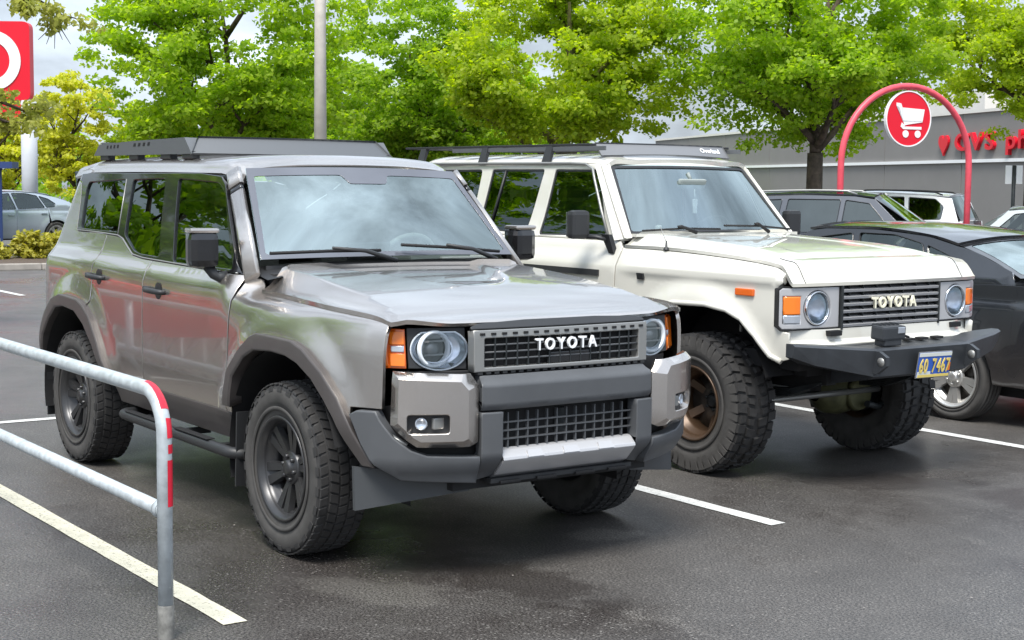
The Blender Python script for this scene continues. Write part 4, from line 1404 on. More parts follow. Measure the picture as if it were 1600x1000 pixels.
    panel('bezel_border', [(s * y, z) for y, z in [(.449, .936), (.868, .936), (.890, .960), (.890, 1.176), (.870, 1.190), (.449, 1.190)]], hs(-.004), M['black'], hl, holes=[[(s * y, z) for y, z in [(.454, .948), (.862, .948), (.878, .968), (.878, 1.168), (.862, 1.178), (.454, 1.178)]]], res=.05, bev=.002, depth=.05)
    panel('lamp_back', [(s * y, z) for y, z in [(.455, .95), (.87, .95), (.87, 1.17), (.455, 1.17)]], hs(-.035), M['steel_dark'], hl, res=.1, depth=.004)
    c0 = Vector(hp(.625, 1.062))
    mb = MB().lathe([(-.03, .100), (.004, .100), (.008, .096), (.006, .090), (-.005, .088)], 36, axis='x')
    mb.v = [tuple(c0 + Vector(q)) for q in mb.v]; mb.build('lamp_rim', M['chrome'], hl)
    def dome(a0):
        mb = MB().lathe([(-.006, .090), (.006, .078), (.015, .055), (.020, .028), (.021, .0005)], 36, axis='x')
        mb.v = [tuple(c0 + Vector(q)) for q in mb.v]; return mb
    dome(0).build('lamp_cover', M['lamp_glass'], hl)
    mb = MB().lathe([(-.006, .089), (-.02, .07), (-.032, .04), (-.034, .0005)], 36, axis='x')
    mb.v = [tuple(c0 + Vector(q)) for q in mb.v]; mb.build('lamp_bowl', M['lens'], hl)
    panel('signal_lens', [(s * y, z) for y, z in [(.754, 1.028), (.860, 1.028), (.860, 1.133), (.754, 1.133)]], hs(.004), M['amber'], hl, res=.03, bev=.008, depth=.03)
    panel('clear_lens', [(s * y, z) for y, z in [(.754, .977), (.860, .977), (.860, 1.025), (.754, 1.025)]], hs(.003), M['lens'], hl, res=.03, bev=.006, depth=.03)

# roof
wRO = [(0, 1.990), (.3, 1.985), (.48, 1.972), (.58, 1.955), (.63, 1.935), (.662, 1.912)]
def wroof(u, v):
    x = -3.60 + u * 2.47
    w = (v - .5) * 2
    i = abs(w) * (len(wRO) - 1); k = min(int(i), len(wRO) - 2); t = i - k
    y = wRO[k][0] + (wRO[k + 1][0] - wRO[k][0]) * t
    z = ip(y, wRO)
    y *= ip(x, [(-3.6, .96), (-3.2, 1.0), (-1.5, 1.0), (-1.12, .985)])
    z -= .055 * sst(-1.42, -1.10, x) ** 1.5 * (1 - .75 * sst(.35, .66, abs(y))) + .07 * sst(-3.3, -3.65, x)
    return (x, math.copysign(y, w) if w else 0.0, z)
grid('roof', wroof, 36, 36, CP, w_root, thick=.03)
# windscreen, rubber seal, wipers
def wws(u, v):
    y0 = (u - .5) * 2
    y = y0 * (.768 + (.640 - .768) * v)
    bow = .045 * (1 - y0 * y0)
    return (-.775 + (-1.150 + .775) * v + bow * .8, y, 1.435 + (1.895 - 1.435) * v + bow * .2)
go = grid('windshield', wws, 20, 10, M['windshield'], w_root)
if go.data.polygons[0].normal.x < 0: go.data.flip_normals()
panel('windshield_frame', [(-.015, -.03), (1.015, -.03), (1.03, 1.04), (-.03, 1.04)], lambda u, v: wws(u, v), CP, w_root, holes=[rnd([(.022, .03), (.978, .03), (.968, .955), (.032, .955)], .025)], res=.06, bev=.002, depth=.03, off=-.004)
panel('windshield_seal', rnd([(.010, .012), (.990, .012), (.985, .978), (.015, .978)], .03), lambda u, v: wws(u, v), M['dark_plastic'], w_root, holes=[rnd([(.026, .040), (.974, .040), (.963, .945), (.037, .945)], .025)], res=.05, bev=.0015, depth=.012, off=.008)
for s in (-1, 1):
    A, B = Vector((-.79, s * .795, 1.40)), Vector((-1.165, s * .668, 1.905))
    mb = MB().hexa([A + Vector((.055, -s * .035, .02)), A + Vector((-.05, s * .028, .0)), A + Vector((-.05, s * -.02, 0)), A + Vector((.03, s * -.07, .01)),
                    B + Vector((.040, -s * .032, .0)), B + Vector((-.05, s * .022, -.01)), B + Vector((-.05, s * -.02, -.02)), B + Vector((.0, s * -.05, -.02))])
    mb.build('windshield_pillar', CP, w_root)
for (p0, p1, pv) in (((-.742, -.68, 1.455), (-.705, -.02, 1.462), (-.66, -.26, 1.452)), ((-.704, .02, 1.485), (-.728, .68, 1.455), (-.66, .42, 1.450))):
    wi = empty('wiper', (0, 0, 0), 0, w_root)
    MB().tube([Vector(p0) + Vector((.015, 0, .01)), (Vector(p0) + Vector(p1)) / 2 + Vector((.035, 0, .02)), Vector(p1) + Vector((.018, 0, .01))], .007, 6).build('wiper_blade', M['black'], wi)
    m_ = Vector(p0).lerp(Vector(p1), .42)
    MB().tube([pv, m_ + Vector((.05, .02, .035)), m_ + Vector((.035, 0, .03))], [.014, .010, .010], 6).build('wiper_arm', M['black'], wi)
mr = empty('rear_view_mirror', (0, 0, 0), 0, w_root)
MB().box((-1.02, .02, 1.775), (.03, .25, .070), Matrix.Rotation(R(20), 3, 'Y'), .014).build('mirror_body', M['dash_light'], mr)
MB().tube([(-1.06, .02, 1.85), (-1.03, .02, 1.80)], .012, 6).build('mirror_stem', M['dash_light'], mr)
mb = MB().tube([(-.99, .02, 1.74), (-.985, .02, 1.66)], .004, 6)
mb.box((-.985, .02, 1.645), (.01, .045, .05), bev=.004); mb.box((-.985, .02, 1.60), (.012, .035, .06), bev=.004)
h_ = mb.build('hanging_charm', M['paper'], w_root)
# hood
def wxf(y): return ip(abs(y), [(0, .795), (.4, .788), (.65, .775), (.8, .755)])
def whood(u, v):
    w = (v - .5) * 2
    aw = abs(w)
    xs = -.745 + u * (wxf(.8 * aw) + .745)
    ye = w_side(min(xs, .70), wshoulder(min(xs, .70))) + .001
    y = aw * ye
    zc = ip(xs, [(-.76, 1.442), (-.4, 1.425), (0, 1.405), (.35, 1.378), (.58, 1.342)])
    ze = wshoulder(min(xs, .60))
    t = y / ye
    z = zc - (zc - ze - .003) * sst(.80, 1.0, t) - .018 * t ** 2 * (1 - t)
    z += .010 * (sst(.50, .56, t) - sst(.76, .84, t)) * sst(.5, .2, xs) * 0.6
    # nose
    if xs > .50:
        d = (xs - .50) / (wxf(y) - .50)
        z -= (z - 1.190) * sst(0, 1, d ** 1.35) * (.25 * d + .75 * sst(.55, 1.0, d))
    return (xs, math.copysign(y, w) if w else 0.0, z)
hd = grid('hood', whood, 60, 52, CP, w_root, flip=True, thick=.02)
for s in (-1, 1):
    pts = []
    for k in range(12):
        xs = .745 - k * .02
        p = whood((xs + .745) / (wxf(.7) + .745), .5 + s * .5 * .86)
        pts.append((p[0], p[1], p[2] + .0005))
    MB().tube(pts, .0028, 5).build('hood_seam', M['black'], hd)
an = empty('antenna', (0, 0, 0), 0, w_root)
MB().lathe([(0, .020), (.012, .018), (.020, .008), (.06, .005), (.06, .0005)], 14, axis='z', c=(-.43, -.735, 1.352)).build('antenna_base', M['dark_plastic'], an)
MB().tube([(-.43, -.735, 1.40), (-.49, -.735, 1.50)], .0025, 5).build('antenna_rod', M['satin_grey'], an)
MB().box((-.735, 0, 1.436), (.06, 1.50, .02)).build('cowl', CP, w_root)
# grille with six bars
gr = empty('grille', (0, 0, 0), 0, w_root)
MB().box((.74, 0, 1.055), (.02, .89, .26)).build('grille_backing', M['black'], gr)
for k in range(6):
    z = .952 + k * .041
    MB().hexa([(.785, -.443, z - .008), (.785, .443, z - .008), (.790, .443, z + .006), (.790, -.443, z + .006), (.750, -.443, z - .010), (.750, .443, z - .010), (.750, .443, z + .013), (.750, -.443, z + .013)]).build('grille_bar', M['silver'], gr)
for s in (-1, 1):
    MB().box((.77, s * .440, 1.060), (.045, .012, .26), bev=.003).build('grille_edge', M['steel_dark'], gr)
for y in np.linspace(-.36, .36, 7):
    MB().box((.762, float(y), 1.06), (.02, .006, .25)).build('grille_rib', M['steel_dark'], gr)
letters('TOYOTA', 'badge_letter', lambda u, v: ((.797, u + .01, 1.049), (0, 1, 0), (0, 0, 1), (1, 0, 0)), .40, .064, M['cream_letters'], gr, ext=.006, bold=.03, gap=.14)
# valance below
def val(u, v):
    y = (u - .5) * 2 * .84
    z = lin(v, [(0, .80), (.45, .845), (.6, .875), (1, .938)])
    x = lin(v, [(0, .80), (.45, .825), (.6, .79), (1, .782)]) - .10 * sst(.55, .9, abs(y))
    return (x, y, z)
va = grid('front_valance', val, 30, 14, CP, w_root, thick=.02)
for y in (-.52, .60):
    MB().box((.795 - (.02 if y > 0 else 0), y, .915), (.05, .10, .032), bev=.004).build('valance_hole', M['black'], va)
for y in (.10, .22, .36):
    MB().box((.842, y, .852), (.05, .07, .014), bev=.003).build('valance_slot', M['black'], va)
# steel bumper: plan polyline, top and bottom edges
bp = empty('steel_bumper', (0, 0, 0), 0, w_root)
for s in (-1, 1):
    # centre half
    A = [(1.035, .670), (1.05, .835), (1.0, .850), (.80, .850), (.80, .66)]
    T = [(.0, A)]
    def sec(y, fx, zb, zt, dx=.26): return [(fx - .02, s * y, zb), (fx, s * y, zt - .012), (fx - .02, s * y, zt), (fx - dx, s * y, zt), (fx - dx, s * y, zb)]
    secs = [sec(0, 1.04, .672, .836), sec(.415, 1.04, .672, .836), sec(.425, 1.035, .676, .838), sec(.80, .945, .752, .866, .16), sec(.935, .888, .800, .876, .07)]
    v = [q for c in secs for q in c]
    f = []
    for i in range(len(secs) - 1):
        for k in range(5):
            f.append((i * 5 + k, i * 5 + (k + 1) % 5, (i + 1) * 5 + (k + 1) % 5, (i + 1) * 5 + k))
    f.append(tuple(range(20, 25)))
    o = mk('bumper_shell', v, f, M['bumper_black'], bp, False)
    bm = bmesh.new(); bm.from_mesh(o.data); bmesh.ops.recalc_face_normals(bm, faces=bm.faces); bm.to_mesh(o.data); bm.free()
    if s > 0 and sum(p.normal.x for p in o.data.polygons) < 0: o.data.flip_normals()
    # shackle tab
    sh = Vector((1.03, s * .412, .765))
    mb = MB().prism([(-.03, -.07), (.02, -.07), (.085, -.02), (.085, .03), (.03, .06), (-.03, .06)], sh + Vector((0, -.014, 0)), (1, 0, 0), (0, 0, 1), (0, .028, 0))
    mb.build('tow_tab', M['bumper_black'], bp)
    mb = MB().lathe([(-.016, .0005), (-.016, .026), (.016, .026), (.016, .0005)], 20, c=tuple(sh + Vector((.045, 0, .0))))
    mb.build('tow_eye', M['satin_grey'], bp)
MB().hexa([(.98, -.42, .655), (.98, .42, .655), (1.02, .42, .675), (1.02, -.42, .675), (.70, -.42, .60), (.70, .42, .60), (.70, .42, .68), (.70, -.42, .68)]).build('bumper_skid', M['bumper_black'], bp)
# number plate hung on the bumper
pl = empty('number_plate', (0, 0, 0), 0, w_root)
po, pu, pv_ = Vector((1.062, .065, .722)), Vector((-.03, 1, -.02)).normalized(), Vector((.16, .0, 1)).normalized()
pn = pu.cross(pv_)
def quad(u0, u1, v0, v1, d, name, m_, t=.003):
    P = [po + pu * a + pv_ * b + pn * d for a, b in ((u0, v0), (u1, v0), (u1, v1), (u0, v1))]
    MB().hexa(P + [p - pn * t for p in P]).build(name, m_, pl)
quad(-.158, .158, -.080, .080, .0, 'plate_sheet', M['satin_grey'], .004)
quad(-.152, .152, -.074, .074, .003, 'plate_face', M['plate_blue'])
quad(-.152, -.030, -.074, -.040, .006, 'plate_band', M['plate_white'])
quad(-.152, .152, .052, .074, .006, 'plate_band', M['plate_white'])
quad(-.148, .148, -.074, -.058, .0065, 'plate_band', M['plate_yellow'])
quad(.125, .150, -.040, .010, .006, 'plate_sticker', M['amber'])
letters('60 7467', 'plate_character', lambda u, v: (po + pu * u + pv_ * -.045 + pn * .007, pu, pv_, pn), .285, .085, M['plate_yellow'], pl, ext=.002, bold=.02, gap=.12)
# lamp pod on top of the bumper
ld = empty('auxiliary_lamp', (0, 0, 0), 0, w_root)
MB().box((.955, -.225, .918), (.10, .20, .085), Matrix.Rotation(R(4), 3, 'Y'), .014).build('lamp_housing', M['bumper_black'], ld)
MB().box((.955, -.225, .860), (.08, .15, .04), bev=.008).build('lamp_mount', M['bumper_black'], ld)
MB().box((1.006, -.170, .932), (.008, .060, .036), Matrix.Rotation(R(4), 3, 'Y'), .003).build('lamp_lens', M['lens'], ld)
for k in range(5):
    MB().box((.93, -.30 + k * .038, .964), (.07, .007, .012)).build('cooling_fin', M['bumper_black'], ld)
mb = MB().tube([(.86, -.10, .87), (.90, -.02, .885), (.88, .05, .87)], .008, 6); mb.build('lamp_cable', M['black'], ld)
# running gear
ax = empty('front_axle', (0, 0, 0), 0, w_root)
mb = MB().tube([(0, -.66, WR), (0, .66, WR)], .048, 14); mb.build('axle_tube', M['steel_dark'], ax)
mb = MB().lathe([(-.19, .05), (-.15, .10), (-.10, .135), (.0, .150), (.10, .14), (.16, .09), (.20, .05)], 24, c=(.03, .36, WR - .015)); mb.build('differential', M['olive'], ax)
mb = MB().tube([(.16, .43, WR - .02), (.20, .43, WR - .02)], [.115, .10], 20); mb.build('differential_cover', M['olive'], ax)
for s in (-1, 1):
    mb = MB()
    for k in range(4):
        P = [(.66 - .02 * k, s * .44, .60 - .01 * k), (.40, s * .44, .535 - .012 * k), (.0, s * .44, .51 - .014 * k), (-.40, s * .44, .545 - .012 * k), (-.66 + .02 * k, s * .44, .62 - .01 * k)]
        for a, b in zip(P[:-1], P[1:]):
            a, b = Vector(a), Vector(b)
            mb.hexa([a + Vector((0, -.035, -.005)), a + Vector((0, .035, -.005)), a + Vector((0, .035, .005)), a + Vector((0, -.035, .005)), b + Vector((0, -.035, -.005)), b + Vector((0, .035, -.005)), b + Vector((0, .035, .005)), b + Vector((0, -.035, .005))])
    mb.build('leaf_spring', M['steel_dark'], ax)
    MB().hexa([(.10, s * .62, .30), (.10, s * .70, .30), (.10, s * .70, .56), (.10, s * .62, .56), (-.10, s * .62, .30), (-.10, s * .70, .30), (-.10, s * .70, .56), (-.10, s * .62, .56)]).build('steering_knuckle', M['steel_dark'], ax)
    MB().tube([(.06, s * .36, .55), (-.02, s * .40, .95)], .032, 10).build('damper', M['satin_grey'], ax)
MB().hexa([(.22, -.62, .42), (.22, -.18, .545), (.22, -.18, .60), (.22, -.62, .52), (.16, -.62, .42), (.16, -.18, .545), (.16, -.18, .60), (.16, -.62, .52)]).build('steering_arm', M['steel_dark'], ax)
MB().tube([(.20, -.60, .44), (.20, .60, .44)], .020, 10).build('tie_rod', M['satin_grey'], ax)
MB().tube([(.26, .42, .36), (.24, .55, .33), (.20, .68, .36)], .022, 8).build('stabiliser', M['steel_dark'], ax)
mb = MB()
mb.box((-1.4, .42, .66), (4.2, .08, .14)); mb.box((-1.4, -.42, .66), (4.2, .08, .14)); mb.box((-1.4, 0, .74), (4.2, 1.4, .10)); mb.box((-.1, 0, .80), (1.4, .78, .35)); mb.box((.62, 0, .72), (.10, 1.2, .14))
mb.box((-WWB, 0, WR), (.14, 1.3, .14)); mb.box((.68, 0, 1.0), (.05, 1.5, .36)); mb.box((-3.4, 0, .70), (.4, 1.5, .3))
mb.build('chassis', M['black'], w_root)
# wheels
wq = wheel(w_root, (0, -.745, WR), WR, .315, .222, 'mud', M['rim_bronze'], 5, M['rubber'], dish=.10, cap_m=M['steel_dark'])
wq.rotation_euler = (0, R(20), 0)
wheel(w_root, (-WWB, -.745, WR), WR, 0, 0, '', None, 0, None, proto=wq)
wheel(w_root, (0, .745, WR), WR, 0, 0, '', None, 0, None, proto=wq, flip=True)
wheel(w_root, (-WWB, .745, WR), WR, 0, 0, '', None, 0, None, proto=wq, flip=True)
# rear, cabin
MB().box((-3.60, 0, 1.05), (.05, 1.5, .80), bev=.02).build('tailgate', CP, w_root)
MB().box((-3.57, 0, 1.66), (.03, 1.28, .40), bev=.01).build('rear_window', M['privacy'], w_root)
MB().box((-3.62, 0, .74), (.14, 1.6, .16), bev=.03).build('rear_bumper', M['bumper_black'], w_root)
mb = MB(); mb.box((-2.1, 0, .82), (2.9, 1.5, .06)); mb.box((-2.3, 0, 1.93), (2.2, 1.1, .01)); mb.box((-.74, 0, 1.1), (.05, 1.45, .55))
mb.build('cabin_lining', M['fabric'], w_root)
MB().hexa([(-.78, -.70, 1.05), (-.78, .70, 1.05), (-.80, .70, 1.415), (-.80, -.70, 1.415), (-1.15, -.70, 1.05), (-1.15, .70, 1.05), (-1.10, .70, 1.39), (-1.10, -.70, 1.39)]).build('dashboard', M['dash'], w_root)
mb = MB(); c_ = Vector((-1.22, .36, 1.38)); rm = rot_to((-.85, 0, .5))
mb.tube([c_ + rm @ Vector((.19 * math.cos(a), .19 * math.sin(a), 0)) for a in np.linspace(0, 2 * math.pi, 28, endpoint=False)], .014, 8, closed=True)
mb.tube([c_ + rm @ Vector((-.18, 0, 0)), c_ + rm @ Vector((.18, 0, 0))], .018, 6)
mb.build('steering_wheel', M['dash'], w_root)
MB().box((-.93, -.36, 1.45), (.03, .045, .09), bev=.012).build('dash_ornament', M['paper'], w_root)
for x, ys in ((-1.62, (-.38, .38)), (-2.45, (0,))):
    for y in ys:
        st = empty('seat', (x, y, 0), 0, w_root); w_ = .5 if len(ys) == 2 else 1.2
        MB().box((.10, 0, 1.08), (.5, w_, .16), bev=.05).build('seat_cushion', M['fabric'], st)
        MB().box((-.2, 0, 1.36), (.13, w_, .56), Matrix.Rotation(R(-12), 3, 'Y'), .05).build('seat_back', M['fabric'], st)
        MB().box((-.26, 0, 1.70), (.09, .26 if w_ < 1 else .9, .14), bev=.04).build('headrest', M['fabric'], st)
# roof rack
rk = empty('roof_rack', (0, 0, 0), 0, w_root)
for s in (-1, 1):
    MB().box((-2.50, s * .625, 2.036), (2.40, .030, .016), bev=.003).build('rack_rail', M['dark_plastic'], rk)
    MB().box((-2.10, s * .632, 2.010), (1.85, .012, .030), bev=.002).build('rack_side', M['rack'], rk)
    for x in (-3.43, -2.58, -1.79):
        MB().hexa([(x - .045, s * .655, 1.918), (x + .045, s * .655, 1.918), (x + .045, s * .675, 1.918), (x - .045, s * .675, 1.918), (x - .035, s * .605, 2.03), (x + .035, s * .605, 2.03), (x + .035, s * .640, 2.03), (x - .035, s * .640, 2.03)]).build('rack_leg', M['dark_plastic'], rk)
for k in range(8):
    MB().box((-3.6 + k * .31, 0, 2.034), (.07, 1.22, .018), bev=.003).build('rack_slat', M['dark_plastic'], rk)
def wd(u, v):
    y = (u - .5) * 2 * .60
    return (-1.20 - .06 * (y / .6) ** 2 - .075 * v, y, 1.955 + .090 * v + .015 * (1 - (y / .6) ** 2) * (1 - v))
grid('wind_deflector', wd, 16, 3, M['deflector'], rk, flip=True, thick=.01)
letters('Overland', 'deflector_letter', lambda u, v: (Vector(wd(.5 + (u + .42) / 1.2, .42)) + Vector((.004, 0, 0)), (-.05, 1, 0), (-.65, 0, .76), (.76, .05, .65)), .21, .040, M['white_letters'], rk, ext=.001, bold=.015, gap=.08)
# ------------------------------------------------------------------ ground
def asphalt_mat():
    m = bpy.data.materials.new('asphalt'); m.use_nodes = True
    n = m.node_tree.nodes; l = m.node_tree.links; b = n['Principled BSDF']
    t = n.new("ShaderNodeTexCoord")
    def noise(sc, det, rough=.55, lac=2.0, vec=None):
        z = n.new("ShaderNodeTexNoise"); z.inputs['Scale'].default_value = sc; z.inputs['Detail'].default_value = det; z.inputs['Roughness'].default_value = rough
        l.new(vec or t.outputs['Object'], z.inputs['Vector']); return z.outputs['Fac']
    def ramp(f, p0, c0, p1, c1):
        r = n.new("ShaderNodeValToRGB"); e = r.color_ramp.elements
        e[0].position, e[1].position = p0, p1; e[0].color = (*c0, 1); e[1].color = (*c1, 1)
        l.new(f, r.inputs['Fac']); return r.outputs['Color']
    def mixc(f, a, b_, mode='MIX'):
        x = n.new("ShaderNodeMixRGB"); x.blend_type = mode
        if isinstance(f, float): x.inputs['Fac'].default_value = f
        else: l.new(f, x.inputs['Fac'])
        l.new(a, x.inputs['Color1']); l.new(b_, x.inputs['Color2']); return x.outputs['Color']
    big = noise(0.42, 5, .62); mid = noise(1.6, 6, .62); fine = noise(48, 4, .7); grain = noise(95, 3, .7)
    base = ramp(mid, .30, (.056, .0525, .0500), .72, (.086, .081, .0765))
    wet = ramp(big, .50, (0, 0, 0), .60, (1, 1, 1))
    damp = ramp(fine, .3, (.036, .0325, .031), .8, (.066, .060, .057))
    c = mixc(wet, base, damp)
    # pale scuffed patches where the stone shows
    sc = n.new("ShaderNodeMapping"); sc.inputs['Scale'].default_value = (.8, 1.5, 1); l.new(t.outputs['Object'], sc.inputs['Vector'])
    scf = ramp(noise(1.0, 7, .72, vec=sc.outputs['Vector']), .60, (0, 0, 0), .74, (.65, .65, .65))
    pale = ramp(grain, .3, (.075, .071, .066), .7, (.19, .18, .168))
    c = mixc(scf, c, pale)
    sp = ramp(grain, .40, (.25, .25, .25), .62, (2.0, 1.96, 1.9))
    c = mixc(.85, c, sp, 'MULTIPLY')
    # oil drips and small dark stains
    dr = ramp(noise(3.1, 5, .65), .66, (1, 1, 1), .76, (.45, .43, .42))
    c = mixc(1.0, c, dr, 'MULTIPLY')
    # light stones
    v = n.new("ShaderNodeTexVoronoi"); v.inputs['Scale'].default_value = 48; l.new(t.outputs['Object'], v.inputs['Vector'])
    st = ramp(v.outputs['Distance'], .16, (1, 1, 1), .32, (0, 0, 0))
    stc = ramp(fine, .3, (.10, .095, .088), .72, (.36, .34, .315))
    pick = ramp(noise(40, 1, .5), .47, (0, 0, 0), .53, (.85, .85, .85))
    x = n.new("ShaderNodeMath"); x.operation = 'MULTIPLY'; l.new(st, x.inputs[0]); l.new(pick, x.inputs[1])
    x2 = n.new("ShaderNodeMath"); x2.operation = 'MULTIPLY'; l.new(x.outputs[0], x2.inputs[0])
    l.new(ramp(noise(.8, 5, .65), .36, (.25, .25, .25), .62, (1, 1, 1)), x2.inputs[1])
    c = mixc(x2.outputs[0], c, stc)
    # shaped stains: dried pale splashes and brown damp patches
    def sc_half(q):
        h_ = n.new("ShaderNodeMath"); h_.operation = 'MULTIPLY'; h_.inputs[1].default_value = .5; l.new(q, h_.inputs[0]); return h_.outputs[0]
    def blob(cx, cy, rx, ry, rot, col, amt, seed):
        nonlocal c
        mp_ = n.new("ShaderNodeMapping"); mp_.vector_type = 'TEXTURE'
        mp_.inputs['Location'].default_value = (cx, cy, 0); mp_.inputs['Rotation'].default_value = (0, 0, rot); mp_.inputs['Scale'].default_value = (rx, ry, 1)
        l.new(t.outputs['Object'], mp_.inputs['Vector'])
        g = n.new("ShaderNodeTexGradient"); g.gradient_type = 'SPHERICAL'; l.new(mp_.outputs['Vector'], g.inputs['Vector'])
        nn = noise(3.5 + seed * .4, 6, .7)
        a = n.new("ShaderNodeMath"); a.operation = 'MULTIPLY_ADD'; a.inputs[1].default_value = 2.2; l.new(nn, a.inputs[0])
        b_ = n.new("ShaderNodeMath"); b_.operation = 'MULTIPLY'; b_.inputs[1].default_value = 1.0; l.new(g.outputs['Fac'], b_.inputs[0])
        l.new(b_.outputs[0], a.inputs[2])
        k = n.new("ShaderNodeMath"); k.operation = 'MULTIPLY'; l.new(ramp(sc_half(a.outputs[0]), .62, (0, 0, 0), .82, (amt, amt, amt)), k.inputs[0])
        k2 = n.new("ShaderNodeMapRange"); k2.inputs['From Max'].default_value = .25; l.new(g.outputs['Fac'], k2.inputs['Value'])
        k.inputs[1].default_value = 1; l.new(k2.outputs['Result'], k.inputs[1])
        v_ = n.new("ShaderNodeRGB"); v_.outputs[0].default_value = (*col, 1)
        mul = mixc(.75, v_.outputs[0], sp, 'MULTIPLY')
        c = mixc(k.outputs[0], c, mul)
    blob(.50, .60, .34, .17, .9, (.17, .16, .145), .50, 0)
    blob(.80, -.90, .55, .26, .6, (.14, .133, .122), .38, 1)
    blob(2.45, -.40, .80, .42, .6, (.026, .021, .019), .75, 2)
    blob(1.35, 3.3, .9, .45, .3, (.034, .027, .025), .70, 3)
    blob(.3, 2.9, .8, .4, .9, (.030, .026, .025), .60, 4)
    blob(1.0, -.3, .9, .35, .2, (.024, .020, .0185), .70, 5)
    l.new(c, b.inputs['Base Color'])
    rr = n.new("ShaderNodeMapRange"); rr.inputs['From Min'].default_value = .44; rr.inputs['From Max'].default_value = .62; rr.inputs['To Min'].default_value = .50; rr.inputs['To Max'].default_value = .24
    l.new(big, rr.inputs['Value']); l.new(rr.outputs['Result'], b.inputs['Roughness'])
    ad = n.new("ShaderNodeMath"); ad.operation = 'ADD'; l.new(fine, ad.inputs[0]); l.new(grain, ad.inputs[1])
    bp = n.new("ShaderNodeBump"); bp.inputs['Strength'].default_value = .28; bp.inputs['Distance'].default_value = .004
    l.new(ad.outputs[0], bp.inputs['Height']); l.new(bp.outputs['Normal'], b.inputs['Normal'])
    return m
M['asphalt'] = asphalt_mat()

def worn_paint(name, col):
    m = mat(name, col, .6, noise=.12, nscale=12, bump=.2, bscale=180)
    n = m.node_tree.nodes; l = m.node_tree.links; b = n['Principled BSDF']
    t = n.new("ShaderNodeTexCoord"); z = n.new("ShaderNodeTexNoise"); z.inputs['Scale'].default_value = 60; z.inputs['Detail'].default_value = 5
    l.new(t.outputs['Object'], z.inputs['Vector'])
    r = n.new("ShaderNodeValToRGB"); r.color_ramp.elements[0].position = .26; r.color_ramp.elements[1].position = .42
    r.color_ramp.elements[0].color = (.10, .095, .088, 1); r.color_ramp.elements[1].color = (1, 1, 1, 1)
    l.new(z.outputs['Fac'], r.inputs['Fac'])
    old = b.inputs['Base Color'].links[0].from_socket
    x = n.new("ShaderNodeMixRGB"); x.blend_type = 'MULTIPLY'; x.inputs['Fac'].default_value = 1
    l.new(old, x.inputs['Color1']); l.new(r.outputs['Color'], x.inputs['Color2']); l.new(x.outputs['Color'], b.inputs['Base Color'])
    return m
M['line_cream'] = worn_paint('cream_line_paint', (.60, .57, .45))
M['line_white'] = worn_paint('white_line_paint', (.58, .58, .555))
o = MB().add([(-400, -400, 0), (400, -400, 0), (400, 400, 0), (-400, 400, 0)], [(0, 1, 2, 3)]).build('ground', M['asphalt']); o['kind'] = 'structure'

def line(a, b, w, m, name='parking_line'):
    a, b = Vector((*a, .004)), Vector((*b, .004))
    d = (b - a).normalized(); p = Vector((-d.y, d.x, 0)) * w / 2
    rng = random.Random(int(abs(a.x) * 97 + abs(a.y) * 31))
    k = max(2, int((b - a).length / .12)); v = []
    for i in range(k + 1):
        q = a.lerp(b, i / k)
        v += [q + p * (1 + rng.uniform(-.05, .05)), q - p * (1 + rng.uniform(-.05, .05))]
    o = MB().add(v, [(2 * i, 2 * i + 2, 2 * i + 3, 2 * i + 1)[::-1] for i in range(k)]).build(name, m)
    if o.data.polygons[0].normal.z < 0: o.data.flip_normals()
    o['kind'] = 'structure'
    return o
line((.93, -1.615), (-4.62, -1.615), .105, M['line_cream'])
line((.82, 1.515), (-4.62, 1.515), .105, M['line_white'])
line((.75, 4.665), (-4.62, 4.665), .105, M['line_white'])
line((.75, 7.80), (-4.62, 7.80), .105, M['line_white'])
line((-4.62, -3.2), (-4.62, 9.4), .10, M['line_white'])
for y in (-1.6, 1.5, 4.66, 7.8):
    line((-4.67, y), (-9.9, y), .10, M['line_white'])
for y in (3.02, 6.1):
    line((-19.4, y), (-16.6, y), .11, M['line_white'])

# specks of blown petals and grit on the tarmac
_rg = random.Random(8); _mb = MB()
for k in range(60):
    x, y = _rg.uniform(-3.5, 3.4), _rg.uniform(-3.2, 3.2)
    a = _rg.uniform(0, 6.28); q = _rg.uniform(.003, .007)
    _mb.add([(x + q * math.cos(a + t) * w_, y + q * math.sin(a + t), .006 + .003 * (k % 2)) for t, w_ in ((0, 1.6), (1.57, .7), (3.14, 1.4), (4.71, .8))], [(0, 1, 2, 3)])
o = _mb.build('litter', M['concrete']); o['kind'] = 'stuff'

# ------------------------------------------------------------------ bent pipe rail in the foreground
rail = empty('pipe_railing', (.97, -1.925, 0))
setp(rail, 'galvanised pipe railing with a red taped bend beside the cream parking line', 'railing')
rr_ = .0292
def rp(x, z): return (x - .97, 0, z)
HT = .955
LX = -7.2
pts = [rp(.97, .0), rp(.97, HT - .17)]
for k in range(1, 9):
    a = math.pi / 2 * k / 8
    pts.append(rp(.97 - .17 * (1 - math.cos(a)), HT - .17 + .17 * math.sin(a)))
pts += [rp(x, HT) for x in (.2, -1, -3, -5, LX)]
MB().tube(pts, rr_, 20).build('top_rail', M['galv'], rail)
MB().tube([rp(.955, .50), rp(-2, .50), rp(LX, .50)], rr_ * .96, 18).build('middle_rail', M['galv'], rail)
MB().lathe([(0, rr_ + .001), (.0, rr_ + .006), (.02, rr_ + .006), (.03, rr_ + .001)], 20, axis='x', c=rp(.915, .50)).build('weld_collar', M['galv'], rail)
for x in (-1.75, -4.5, LX):
    MB().tube([rp(x, 0), rp(x, HT - .02)], rr_, 16).build('post', M['galv'], rail)
